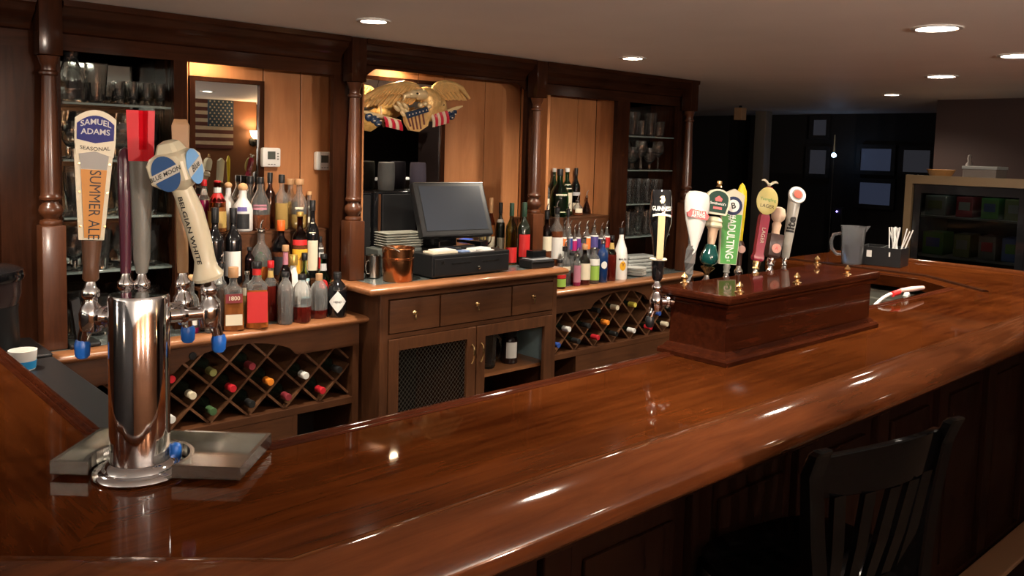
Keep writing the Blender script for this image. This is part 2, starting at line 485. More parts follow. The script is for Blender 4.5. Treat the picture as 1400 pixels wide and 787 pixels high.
# ================================================================ BACK BAR : lower units
YF = 3.09      # carcass front of the low units
YM = 3.46      # plane of mirrors and back panels
def worktop(name, label, x0, x1, yf, z, yb=YM, th=0.036):
    t = thing(name, label, 'worktop', (0, 0, 0))
    MB().box(x0+0.012, x1-0.012, yf+0.045, yb, z-th+0.004, z).build('inlay', GREYTOP, t)
    pf = [(-0.004, z-th), (0.046, z-th), (0.046, z), (0.006, z+0.0015), (-0.006, z-0.001), (-0.016, z-0.007), (-0.021, z-0.016), (-0.018, z-0.027)]
    pth = [(x0, yb), (x0, yf), (x1, yf), (x1, yb)]
    sharp(MB().sweep(pth, pf).build('edge_band', EDGE, t), 50)
    return t
worktop('back_bar_worktop', 'long low grey worktop with wooden edge under the left bottle rows', 0.70, 1.965, 3.065, 0.91)
worktop('back_bar_worktop', 'raised grey worktop with wooden edge carrying the till', 1.925, 3.06, 2.935, 1.05)
worktop('back_bar_worktop', 'low grey worktop with wooden edge under the flavoured bottles on the right', 3.085, 4.42, 3.065, 0.91)

def rack_unit(name, label, x0, x1, ax, aw, zt, zb):
    """low unit with an arched valance over a diagonal wine lattice"""
    t = thing(name, label, 'wine rack', (0, 0, 0))
    y0 = YF
    zv = 0.872
    # valance with arched cut-out
    poly = [(x0, zv), (x0, zt)]
    n = 16
    for k in range(n+1):
        f = k/n; x = ax-aw+2*aw*f
        z = zt+(zv-0.022-zt)*math.sin(PI*f)**0.55 if 0 < f < 1 else zt
        poly.append((x, z))
    poly += [(x1, zt), (x1, zv)]
    MB().prism(poly, y0, y0+0.02).build('valance', CABW, t)
    for x in (x0, x1-0.03):
        MB().box(x, x+0.03, y0+0.001, YM-0.02, 0.0, zv).build('side', CABZ, t)
    MB().box(x0+0.03, x1-0.03, YM-0.04, YM-0.02, 0.0, zv).build('back', DARKIN, t)
    MB().box(x0+0.03, x1-0.03, y0+0.002, YM-0.04, zb-0.03, zb, 0.002).build('shelf', CABW, t)
    # lattice boards
    def line(sgn, c):
        # z = sgn*0.968*(x) + c clipped to the opening
        k = 0.968*sgn
        pts = []
        xa, xb = x0+0.03, x1-0.03
        zl, zh = zb, zv-0.004
        def clipx(x): return k*x+c
        ends = sorted([xa, xb])
        za, zb_ = clipx(xa), clipx(xb)
        xs = [xa, xb]
        for zz in (zl, zh):
            xx = (zz-c)/k
            if xa < xx < xb: xs.append(xx)
        xs = sorted(x for x in xs if zl-1e-6 <= clipx(x) <= zh+1e-6)
        return (xs[0], xs[-1]) if len(xs) > 1 and xs[-1]-xs[0] > 0.02 else None
    DX, DZ = 0.157, 0.152
    bd = []
    for sgn in (1, -1):
        for j in range(-34, 60):
            c = (0.778+DZ*j)-0.968*sgn*1.240
            r = line(sgn, c)
            if not r: continue
            a, b = r
            th = 0.0045
            za, zb2 = 0.968*sgn*a+c, 0.968*sgn*b+c
            nx, nz = -0.968*sgn/1.392*th*1, 1/1.392*th
            yo = 0.0 if sgn > 0 else 0.003
            mb = MB().prism([(a-nx, za-nz), (b-nx, zb2-nz), (b+nx, zb2+nz), (a+nx, za+nz)], y0+0.03+yo, YM-0.06-yo)
            mb.build('lattice_board', LATT, t)
    return t
ru = rack_unit('wine_rack_cabinet', 'low wine rack cabinet with diagonal lattice left of the till cabinet', 0.74, 1.965, 1.42, 0.25, 0.775, 0.553)
MB().box(0.77, 1.655, YF+0.003, YF+0.02, 0.06, 0.522).build('lower_panel', CABW, ru)
MB().box(1.655, 1.675, YF+0.002, YM-0.05, 0.06, 0.523).build('divider', CABZ, ru)
MB().box(1.675, 1.935, YF+0.01, YF+0.03, 0.0, 0.09).build('plinth', CABW, ru)
ru = rack_unit('wine_rack_cabinet', 'low wine rack cabinet with diagonal lattice right of the till cabinet', 3.10, 4.40, 3.70, 0.25, 0.775, 0.553)
MB().box(3.36, 4.37, YF+0.003, YF+0.02, 0.06, 0.522).build('lower_panel', CABW, ru)
MB().box(3.345, 3.36, YF+0.002, YM-0.05, 0.06, 0.523).build('divider', CABZ, ru)

# ================================================================ till cabinet
tc = thing('till_cabinet', 'tall middle cabinet with three drawers and mesh and open doors', 'cabinet', (0, 0, 0))
YC = 2.975
X0, X1 = 1.985, 3.045
MB().box(X0, X0+0.02, YC+0.001, YM-0.02, 0, 1.012).build('side', CABZ, tc)
MB().box(X1-0.02, X1, YC+0.001, YM-0.02, 0, 1.012).build('side', CABZ, tc)
MB().box(X0+0.02, X1-0.02, YM-0.05, YM-0.02, 0.08, 1.012).build('back', DARKIN, tc)
MB().box(X0+0.02, X1-0.02, YC+0.03, YM-0.05, 0.80, 0.815).build('dust_panel', CABW, tc)
MB().box(X0+0.02, X1-0.02, YC+0.04, YM-0.05, 0.08, 0.10).build('floor_panel', CABW, tc)
MB().box(X0+0.02, X1-0.02, YC+0.03, YC+0.05, 0.0, 0.08).build('plinth', CABW, tc)
MB().box(2.505, 2.525, YC+0.022, YM-0.05, 0.10, 0.80).build('divider', CABZ, tc)
# face frame
MB().box(X0, X0+0.04, YC-0.016, YC, 0.0, 1.012, 0.002).build('stile', CABZ, tc)
MB().box(X1-0.03, X1, YC-0.016, YC, 0.0, 1.012, 0.002).build('stile', CABZ, tc)
MB().box(X0+0.04, X1-0.03, YC-0.014, YC, 0.985, 1.012).build('rail', CABW, tc)
MB().box(X0+0.04, X1-0.03, YC-0.014, YC, 0.815, 0.833).build('rail', CABW, tc)
def bail(parent, x, y, z):
    k = MB().lathe([(0.010, 0), (0.010, 0.003), (0.004, 0.006), (0.004, 0.012), (0.007, 0.015), (0, 0.019)], 10, axis='y')
    o = k.build('knob', BRASS, parent, loc=(x, y, z)); o.rotation_euler = (0, 0, PI)
    MB().lathe([(0.0015, 0), (0.002, -0.008), (0.0045, -0.022), (0.0035, -0.028), (0, -0.030)], 8, c=(0, 0.014, -0.002)).build('pendant', BRASS, o)
for a, b, kx in ((2.030, 2.295, 2.155), (2.302, 2.728, 2.51), (2.735, 3.010, 2.87)):
    d = sharp(MB().box(a, b, YC-0.022, YC-0.0005, 0.838, 0.980, 0.004).build('drawer', CABW, tc))
    bail(d, kx, YC-0.022, 0.918)
MB().box(2.297, 2.300, YC-0.012, YC, 0.833, 0.985).build('rail', CABZ, tc)
# doors
def frame_door(a, b, name='door'):
    y0, y1 = YC-0.022, YC-0.0005
    z0, z1 = 0.10, 0.812
    mb = MB().box(a, a+0.052, y0, y1, z0, z1, 0.003).box(b-0.052, b, y0, y1, z0, z1, 0.003)
    mb.box(a+0.052, b-0.052, y0+0.001, y1, z1-0.052, z1).box(a+0.052, b-0.052, y0+0.001, y1, z0, z0+0.055)
    return mb.build(name, CABZ, tc)
d1 = frame_door(2.028, 2.512)
d2 = frame_door(2.518, 3.012)
# wire mesh of the left door
mb = MB()
a, b, z0, z1 = 2.082, 2.458, 0.156, 0.758
st = 0.0235
k = -60
for sgn in (1, -1):
    for j in range(-60, 90):
        c = j*st*1.0
        # z = z0 + sgn*(x-a) + c
        xs = []
        def zf(x): return z0+sgn*(x-a)*1.15+c
        for x in (a, b): 
            if z0 <= zf(x) <= z1: xs.append(x)
        for z in (z0, z1):
            x = a+(z-z0-c)/(1.15*sgn)
            if a < x < b: xs.append(x)
        if len(xs) < 2: continue
        xa, xb = min(xs), max(xs)
        if xb-xa < 0.004: continue
        y = YC-0.011+0.0006*sgn
        mb.tube([(xa, y, zf(xa)), (xb, y, zf(xb))], 0.0008, 4, caps=False)
mb.build('wire_mesh', mat('mesh_wire', (0.35, 0.33, 0.28), 0.35, 0.9), d1)
for dd, hx in ((d1, 2.487), (d2, 2.543)):
    pts = [(hx, YC-0.024, 0.73), (hx, YC-0.037, 0.722), (hx, YC-0.043, 0.700), (hx, YC-0.040, 0.675), (hx, YC-0.032, 0.655), (hx, YC-0.024, 0.645)]
    MB().tube(pts, [0.0055, 0.0035, 0.005, 0.0035, 0.004, 0.006], 8).build('handle', BRASS, dd)
# shelf behind the open door
MB().box(2.525, X1-0.02, YC+0.03, YM-0.05, 0.545, 0.562).build('shelf', EDGE, tc)
MB().box(X1-0.0215, X1-0.0202, YC+0.02, YM-0.055, 0.563, 0.795).build('side_lining', mat('pale_blue_panel', (0.30, 0.42, 0.45), 0.5), tc)
# things seen inside
jug = thing('glass_jug', 'clear glass jug with a loop handle on the shelf behind the open door', 'jug', (2.70, 3.10, 0.562))
MB().lathe([(0.045, 0), (0.05, 0.01), (0.055, 0.17), (0.058, 0.175), (0.053, 0.175), (0.047, 0.012), (0, 0.012)], 20).build('body', GLASS, jug)
MB().tube([(0.05, 0, 0.03), (0.085, 0, 0.035), (0.098, 0, 0.08), (0.095, 0, 0.13), (0.055, 0, 0.16)], 0.006, 8).build('handle', GLASS, jug)
jar = thing('dark_jar', 'black-lidded jar with a pale label on the shelf behind the open door', 'jar', (2.86, 3.10, 0.562))
MB().lathe([(0.04, 0), (0.042, 0.004), (0.042, 0.12), (0.034, 0.135), (0, 0.135)], 20).build('body', mat('dark_syrup', (0.02, 0.01, 0.01), 0.15), jar)
MB().lathe([(0.036, 0.1355), (0.036, 0.165), (0, 0.167)], 20).build('lid', BLACK, jar)
patch(MB(), 0.0423, 0.03, 0.11, 0.7, -0.45).build('label', PAPER, jar)

# ================================================================ HUTCH
hu = thing('back_bar_hutch', 'tall dark wooden back bar hutch with turned posts, mirrors and panelled bays', 'hutch', (0, 0, 0))
YS = 3.22      # face of the hutch frame
ZF = 1.93
def post(x, zb, hb):
    h = 0.0375
    o = sharp(MB().box(x-h, x+h, 3.155-h, 3.155+h, zb, zb+hb, 0.006).build('post_block', POST, hu), 30)
    z0 = zb+hb
    z1 = 1.90
    L = z1-z0
    pr = [(0.030, z0-0.002), (0.046, z0), (0.050, z0+0.007), (0.046, z0+0.016), (0.032, z0+0.020), (0.034, z0+0.026), (0.048, z0+0.036), (0.052, z0+0.050), (0.047, z0+0.064), (0.034, z0+0.074), (0.033, z0+0.080), (0.046, z0+0.086), (0.048, z0+0.094), (0.042, z0+0.101),
          (0.0415, z0+0.11), (0.042, z0+0.16), (0.030, z1-0.075), (0.029, z1-0.066), (0.040, z1-0.060), (0.041, z1-0.053), (0.031, z1-0.047), (0.031, z1-0.030), (0.038, z1-0.022), (0.043, z1-0.006), (0.046, z1), (0.030, z1+0.002)]
    pr = [(r_*0.73, z_) for r_, z_ in pr]
    MB().lathe(pr, 28, (x, 3.155, 0)).build('turned_shaft', POST, hu)
    sharp(MB().box(x-0.036, x+0.036, 3.155-0.036, 3.155+0.036, z1+0.0015, CEIL-0.003, 0.004).build('post_head', FRAME, hu), 30)
post(0.785, 0.911, 0.425)
post(1.968, 1.051, 0.258)
post(3.055, 1.051, 0.258)
post(4.37, 0.911, 0.425)
# fascia boards over each bay
def fascia(x0, x1, drop=0.0, w=0.09, zc=0.0):
    if not drop:
        poly = [(x0, ZF), (x1, ZF), (x1, CEIL-0.002), (x0, CEIL-0.002)]
    else:
        poly = [(x0, ZF), (x0+w*0.6, ZF)]
        for k in range(1, 9):
            f = k/8; poly.append((x0+w*0.6+w*f, ZF+drop*(f*f*(3-2*f))))
        for k in range(0, 9):
            f = k/8; poly.append((x1-w*1.6+w*f, ZF+drop*(1-f*f*(3-2*f))))
        poly += [(x1, ZF), (x1, CEIL-0.002), (x0, CEIL-0.002)]
    MB().prism(poly, YS, YS+0.02).build('fascia', FRAMEX, hu)
fascia(0.65, 1.25); fascia(1.25, 1.985); fascia(1.985, 3.125, 0.045); fascia(3.125, 4.42)
# cornice under the ceiling
cp = [(0.0, CEIL-0.002), (0.0, CEIL-0.105), (-0.012, CEIL-0.100), (-0.018, CEIL-0.088), (-0.035, CEIL-0.070), (-0.055, CEIL-0.056), (-0.075, CEIL-0.046), (-0.082, CEIL-0.030), (-0.098, CEIL-0.022), (-0.100, CEIL-0.002)]
for a, b in ((0.10, 0.745), (0.825, 1.928), (2.008, 3.014), (3.096, 4.42)):
    sharp(MB().sweep([(a, YS), (b, YS)], cp).build('cornice', FRAMEX, hu), 40)
# stiles between bays
for a, b, zb in ((0.65, 0.835, 0.911), (1.225, 1.275, 0.911), (1.905, 2.05, 1.051), (3.045, 3.130, 1.051), (3.765, 3.875, 0.911), (4.345, 4.42, 0.911)):
    MB().box(a, b, YS+0.0005, YS+0.028, zb, ZF+0.03).build('stile', FRAME, hu)
for x, zb in ((0.835, 0.911), (1.25, 0.911), (2.066, 1.051), (3.236, 1.051), (3.862, 0.911), (4.38, 0.911)):
    MB().box(x-0.010, x+0.010, YS+0.028, YM-0.001, zb, CEIL-0.01).build('partition', PANEL if 2 < x < 4 else FRAME, hu)
# back panels and mirrors
def panel(a, b, z0=0.92, z1=CEIL-0.01):
    MB().box(a+0.0025, b-0.0025, YM, YM+0.018, z0, z1, 0.002).build('back_panel', PANEL, hu)
for a, b in ((1.26, 1.376), (1.70, 1.879), (1.879, 2.055), (2.077, 2.16), (2.69, 2.965), (2.965, 3.225), (3.247, 3.46), (3.46, 3.688), (3.688, 3.851)): panel(a, b)
def mirror(a, b, z0, z1, glass):
    panel(a, b, z1, CEIL-0.01)
    fw_ = 0.022
    mb = MB().box(a, a+fw_, YM-0.012, YM+0.01, z0, z1).box(b-fw_, b, YM-0.012, YM+0.01, z0, z1)
    mb.box(a+fw_, b-fw_, YM-0.012, YM+0.01, z1-0.018, z1)
    mb.build('mirror_frame', FRAME, hu)
    MB().box(a+fw_, b-fw_, YM, YM+0.006, z0, z1-0.018).build('mirror', glass, hu)
mirror(1.376, 1.70, 0.92, 1.897, MIRROR)
mirror(2.16, 2.69, 1.06, 1.965, MIRROR)
MB().box(0.65, 1.25, YM, YM+0.01, 0.92, CEIL-0.01).build('dark_back', DMIRROR, hu)
MB().box(3.873, 4.42, YM, YM+0.01, 0.92, CEIL-0.01).build('dark_back', DMIRROR, hu)
for x in (3.83,): pass
# top board closing the bays
MB().box(0.65, 4.42, YS+0.021, YM-0.001, CEIL-0.03, CEIL-0.012).build('top_board', FRAMEX, hu)
# glass shelves of the two glass bays
SHL = [1.757, 1.556, 1.350, 1.154]
for z in SHL: MB().box(0.850, 1.235, YS+0.03, YM-0.002, z-0.008, z, 0.001).build('glass_shelf', SHELFG, hu)
SHR = [1.737, 1.534, 1.330, 1.132]
for z in SHR: MB().box(3.873, 4.365, YS+0.03, YM-0.002, z-0.008, z, 0.001).build('glass_shelf', SHELFG, hu)
# stepped bottle risers
def riser(label, x0, x1, y0, z0, z1, y1):
    t = thing('bottle_riser', label, 'shelf', (0, 0, 0))
    MB().box(x0, x1, y0, y0+0.014, z0+0.001, z1-0.0125).build('front_board', CABW, t)
    MB().box(x0, x1, y0, y1, z1-0.012, z1-0.001, 0.002).build('tread', CABW, t)
riser('lower wooden riser behind the front row of left bottles', 1.32, 1.90, 3.222, 0.911, 1.06, 3.298)
riser('upper wooden riser under the cork-stoppered bottles left of the till', 1.38, 1.935, 3.30, 0.911, 1.265, 3.455)
riser('lower wooden riser under the row of pourer-topped flavoured bottles', 3.18, 3.80, 3.222, 0.911, 1.00, 3.285)
riser('upper wooden riser under the green bottles right of the turned post', 3.18, 3.80, 3.288, 0.911, 1.265, 3.455)

# ================================================================ LIGHT FITTINGS
LAMPW = mat('lamp_diffuser', (0.9, 0.9, 0.9), 0.5, emit=(1.0, 0.88, 0.74), es=26)
def downlight(x, y, label, r=0.045, watts=DOWN_W):
    t = thing('recessed_downlight', label, 'ceiling light', (x, y, CEIL))
    MB().lathe([(r+0.018, -0.001), (r+0.016, -0.005), (r+0.002, -0.006), (r, -0.004), (r, -0.001)], 32, close=True).build('trim_ring', WHITE, t)
    MB().lathe([(r-0.001, -0.0035), (0, -0.004)], 32).build('diffuser', LAMPW, t)
    ld = bpy.data.lights.new('downlight_lamp', 'SPOT'); ld.energy = watts*4; ld.color = WARM
    ld.spot_size = R(150); ld.spot_blend = 0.9; ld.shadow_soft_size = 0.035
    lo = bpy.data.objects.new('downlight_lamp', ld); COL.objects.link(lo); lo.parent = t; lo.location = (0, 0, -0.012)
    return t
DL = [((1.747, 2.678), 'recessed downlight in the ceiling above the left part of the hutch'),
      ((3.21, 2.663), 'recessed downlight in the ceiling above the right part of the hutch'),
      ((3.065, 1.202), 'largest recessed downlight, in the ceiling above the tap box'),
      ((4.787, 1.838), 'recessed downlight in the ceiling above the right end of the bar'),
      ((4.02, 1.235), 'recessed downlight cut by the right edge of the photo'),
      ((5.945, 2.605), 'farthest recessed downlight, a thin bright line near the far wall')]
for (x, y), l in DL: downlight(x, y, l, r=0.066 if x in (3.065, 4.787, 4.02) else 0.046)
downlight(1.60, 1.19, 'recessed downlight above the bar just outside the top of the photo', r=0.066)
downlight(0.28, 2.67, 'recessed downlight above the left wing of the bar, outside the photo', r=0.046)
for i, (x, y) in enumerate(((0.2, -0.6), (1.7, -0.7), (3.2, -0.7), (5.0, -0.6))):
    downlight(x, y, ['recessed downlight over the floor nearest the camera, outside the photo', 'recessed downlight over the stools, outside the photo', 'recessed downlight over the right-hand stools, outside the photo', 'recessed downlight over the far stools, outside the photo'][i], watts=BACK_W)
# shaded puck lights inside the bays
def puck(x, y, label, watts=PUCK_W):
    t = thing('puck_light', label, 'cabinet light', (x, y, CEIL-0.031))
    MB().lathe([(0.030, 0), (0.032, -0.004), (0.032, -0.014), (0.026, -0.018), (0.024, -0.014), (0.024, -0.004), (0, -0.004)], 24).build('housing', BRASS, t)
    MB().lathe([(0.0235, -0.008), (0, -0.008)], 24).build('diffuser', LAMPW, t)
    ld = bpy.data.lights.new('puck_lamp', 'SPOT'); ld.energy = watts*4; ld.color = (1.0, 0.74, 0.46)
    ld.spot_size = R(165); ld.spot_blend = 0.8; ld.shadow_soft_size = 0.02
    lo = bpy.data.objects.new('puck_lamp', ld); COL.objects.link(lo); lo.parent = t; lo.location = (0, 0, -0.022)
puck(1.42, 3.36, 'small brass puck light hidden at the top of the left mirror bay', 1.1)
puck(2.36, 3.38, 'small brass puck light hidden above the carved eagle', 1.0)
# wall sconce and flag on the wall behind the camera (seen in the left mirror)
YV = 2*YM+2.1
p = at(346, 186, y=YV)
sc_ = thing('wall_sconce', 'lit wall sconce seen in the left mirror beside the wooden flag', 'wall light', (p.x, -2.1, p.z))
MB().lathe([(0.05, 0.0), (0.05, 0.012), (0.02, 0.02), (0, 0.02)], 20, axis='y').build('back_plate', BLACK, sc_, loc=(0, 0.001, -0.06))
MB().tube([(0, 0.02, -0.06), (0, 0.08, -0.07), (0, 0.09, -0.03)], 0.010, 8).build('arm', BLACK, sc_)
MB().lathe([(0.035, -0.03), (0.06, 0.0), (0.075, 0.06), (0.072, 0.06), (0.055, 0.0), (0.0, -0.025)], 24, (0, 0.09, 0)).build('lamp_shade', mat('frosted_shade', (0.9, 0.8, 0.65), 0.5, emit=(1.0, 0.62, 0.30), es=9), sc_)
ld = bpy.data.lights.new('sconce_lamp', 'SPOT'); ld.energy = SCONCE_W; ld.spot_size = R(172); ld.spot_blend = 0.5; ld.color = (1.0, 0.62, 0.32); ld.shadow_soft_size = 0.03
lo = bpy.data.objects.new('sconce_lamp', ld); COL.objects.link(lo); lo.parent = sc_; lo.location = (0, 0.11, 0.07); lo.rotation_euler = (PI, 0, 0)
fill_sc2 = dup(sc_, (1.2, -2.1, p.z), label='added unseen fill sconce further left on the wall behind the camera')  # no known fitting here: added as frontal fill for panels and bottles
fill_sc4 = dup(sc_, (-2.6, 0.6, p.z), R(-90), label='added unseen fill sconce on the left wall, nearer the camera')  # this and the next are made-up fill, added to brighten the ceiling
fill_sc5 = dup(sc_, (-2.6, 2.2, p.z), R(-90), label='added unseen fill sconce on the left wall, nearer the hutch')
fill_sc6 = dup(sc_, (-0.9, -2.1, p.z), label='added unseen fill sconce behind the camera, leftmost on that wall')  # this and the next: further invented fill behind the camera
fill_sc7 = dup(sc_, (0.2, -2.1, p.z), label='added unseen fill sconce behind the camera, middle of the three added there')
for s_, w_ in ((fill_sc4, 25), (fill_sc5, 25), (fill_sc6, 70), (fill_sc7, 60), (fill_sc2, 150)):  # the added sconces become whiter point fill lamps
    s_.location.z = 1.60
    for c_ in s_.children:
        if c_.type == 'LIGHT': c_.data = c_.data.copy(); c_.data.energy = w_; c_.data.type = 'POINT'; c_.data.color = (1.0, 0.90, 0.78)

a = at(283, 137, y=YV); b = at(318, 172, y=YV); c = at(270, 203, y=YV)
FW = 0.95
fx1 = b.x; fx0 = fx1-FW; fz1 = (a.z+b.z)/2+0.13; cw = b.x-a.x; fz1 = at(300, 137, y=YV).z; fzc = at(300, 173, y=YV).z; fz0 = at(300, 203, y=YV).z
fl = thing('wooden_flag', 'rustic wooden stars and stripes flag seen in the left mirror', 'flag', (fx0, -2.1, fz0))
nst = 13; sh = (fz1-fz0)/nst
RS = mat('flag_dark_red', (0.10, 0.03, 0.025), 0.6, var=0.3, bscale=20); WS = mat('flag_cream', (0.50, 0.44, 0.34), 0.6, var=0.2, bscale=20)
for i in range(nst):
    MB().box(0, FW, 0.001, 0.018, i*sh+0.0006, (i+1)*sh-0.0006).build('stripe', RS if i % 2 == 0 else WS, fl)
cant = MB().box(FW-cw, FW, 0.018, 0.026, fzc-fz0, fz1-fz0).build('canton', mat('flag_navy', (0.02, 0.05, 0.09), 0.6), fl)
st = MB()
for r_ in range(9):
    nn = 6 if r_ % 2 == 0 else 5
    for k in range(nn):
        cx = FW-cw+cw*(k+0.5+(0 if nn == 6 else 0.5))/6; cz = fzc-fz0+(fz1-fzc)*(r_+0.5)/9
        pts = []
        for q in range(10):
            rr = 0.0135 if q % 2 == 0 else 0.0055
            pts.append((cx+rr*math.sin(2*PI*q/10), cz+rr*math.cos(2*PI*q/10)))
        st.prism(pts, 0.0262, 0.028)
st.build('stars', WS, cant)
# ================================================================ BOTTLES
def gm(name, col, rough=0.03): return mat(name, col, rough, trans=1.0, ior=1.45)
G = {'clear': mat('clear_bottle_glass', (0.95, 0.96, 0.95), 0.02, trans=0.93), 'green': gm('green_glass', (0.05, 0.30, 0.10)), 'dgreen': gm('dark_green_glass', (0.015, 0.07, 0.03)),
     'brown': gm('brown_glass', (0.16, 0.05, 0.015)), 'black': mat('near_black_glass', (0.006, 0.006, 0.007), 0.06, coat=0.6),
     'amber': gm('amber_glass', (0.55, 0.22, 0.06)), 'blue': mat('blue_glass_dark', (0.01, 0.035, 0.13), 0.08, coat=0.5), 'smoke': gm('smoky_glass', (0.30, 0.22, 0.20)),
     'purple': gm('purple_glass', (0.25, 0.03, 0.09)), 'yellow': gm('yellow_green_glass', (0.35, 0.36, 0.06)), 'pale': gm('pale_blue_glass', (0.55, 0.78, 0.80)),
     'white': mat('white_opaque_bottle', (0.82, 0.80, 0.76), 0.3, coat=0.3), 'silver': mat('silver_white_label', (0.66, 0.64, 0.62), 0.35), 'wine': mat('dark_wine_bottle', (0.010, 0.014, 0.009), 0.07, coat=0.7)}
FLG = mat('cut_glass', (0.98, 0.98, 0.96), 0.06, trans=0.88, ior=1.5)
def lm(name, col, r=0.5): return mat('label_'+name, col, r)
L = {'white': PAPER, 'cream': CREAM, 'maroon': lm('maroon', (0.20, 0.02, 0.025)), 'red': lm('red', (0.55, 0.02, 0.02)), 'gold': lm('gold', (0.50, 0.33, 0.10)), 'yellow': lm('yellow', (0.80, 0.42, 0.03)),
     'green': lm('green', (0.05, 0.26, 0.06)), 'lime': lm('lime', (0.30, 0.48, 0.08)), 'black': lm('black', (0.015, 0.015, 0.017)), 'blue': lm('blue', (0.03, 0.07, 0.30)), 'navy': lm('navy', (0.012, 0.02, 0.10)),
     'orange': lm('orange', (0.80, 0.20, 0.04)), 'magenta': lm('magenta', (0.50, 0.02, 0.16)), 'purple': lm('purple', (0.16, 0.04, 0.30)), 'pink': lm('pink', (0.62, 0.22, 0.22)), 'teal': lm('teal', (0.35, 0.55, 0.60)), 'hotpink': lm('hotpink', (0.70, 0.02, 0.12)),
     'silver': lm('silver', (0.5, 0.5, 0.5)), 'mauve': lm('mauve', (0.45, 0.18, 0.24)), 'violet': lm('violet', (0.10, 0.08, 0.28))}
def lq(name, col): return mat('liquid_'+name, col, 0.04, trans=0.45, ior=1.40, coat=0.6)
Q = {'amber': lq('amber', (0.55, 0.15, 0.03)), 'darkred': lq('dark_red', (0.16, 0.015, 0.010)), 'whisky': lq('whisky', (0.42, 0.14, 0.04)), 'gold': lq('golden', (0.60, 0.40, 0.13)), 'crimson': lq('crimson', (0.50, 0.02, 0.14)), 'brown': lq('brown', (0.22, 0.07, 0.03))}
CAPM = {'black': BLACK, 'red': mat('red_cap', (0.50, 0.015, 0.02), 0.3), 'cork': CORK, 'gold': mat('gold_cap', (0.55, 0.36, 0.10), 0.3, 0.6), 'white': WHITE, 'orange': mat('orange_cap', (0.70, 0.12, 0.02), 0.35),
        'green': mat('green_cap', (0.03, 0.20, 0.08), 0.4), 'wood': mat('turned_wood_cap', (0.42, 0.23, 0.11), 0.5), 'silver': STEEL, 'pink': mat('pink_cap', (0.72, 0.03, 0.12), 0.35), 'dgreen': mat('dark_green_foil', (0.02, 0.05, 0.03), 0.4), 'tan': mat('tan_foil', (0.45, 0.25, 0.12), 0.45)}
PR = {'wine': [(0, .90), (.015, .98), (.04, 1), (.60, 1), (.66, .90), (.72, .60), (.77, .40), (.82, .36), (.96, .34), (1, .36)],
      'liquor': [(0, .90), (.02, 1), (.56, 1), (.63, .94), (.69, .70), (.74, .42), (.79, .36), (.96, .35), (1, .38)],
      'round': [(0, .72), (.04, .92), (.15, 1), (.40, 1), (.54, .92), (.65, .66), (.72, .38), (.78, .32), (.95, .31), (1, .34)],
      'squat': [(0, .92), (.03, 1), (.50, 1), (.62, .88), (.72, .56), (.79, .40), (.96, .38), (1, .40)],
      'apoth': [(0, .92), (.03, 1), (.62, 1), (.72, .90), (.80, .55), (.84, .40), (.97, .38), (1, .42)],
      'flute': [(0, .85), (.03, .95), (.50, 1), (.66, .98), (.76, .86), (.83, .60), (.87, .42), (.97, .40), (1, .44)],
      'cone': [(0, .96), (.03, 1), (.18, .96), (.50, .58), (.72, .28), (.96, .20), (1, .24)],
      'slim': [(0, .92), (.015, 1), (.70, 1), (.77, .86), (.83, .45), (.87, .38), (1, .38)],
      'square': [(0, .94), (.02, 1), (.60, 1), (.68, .86), (.74, .45), (.79, .34), (.97, .34), (1, .38)],
      'jug': [(0, .95), (.02, 1), (.46, 1), (.60, .82), (.72, .50), (.80, .34), (1, .33)]}
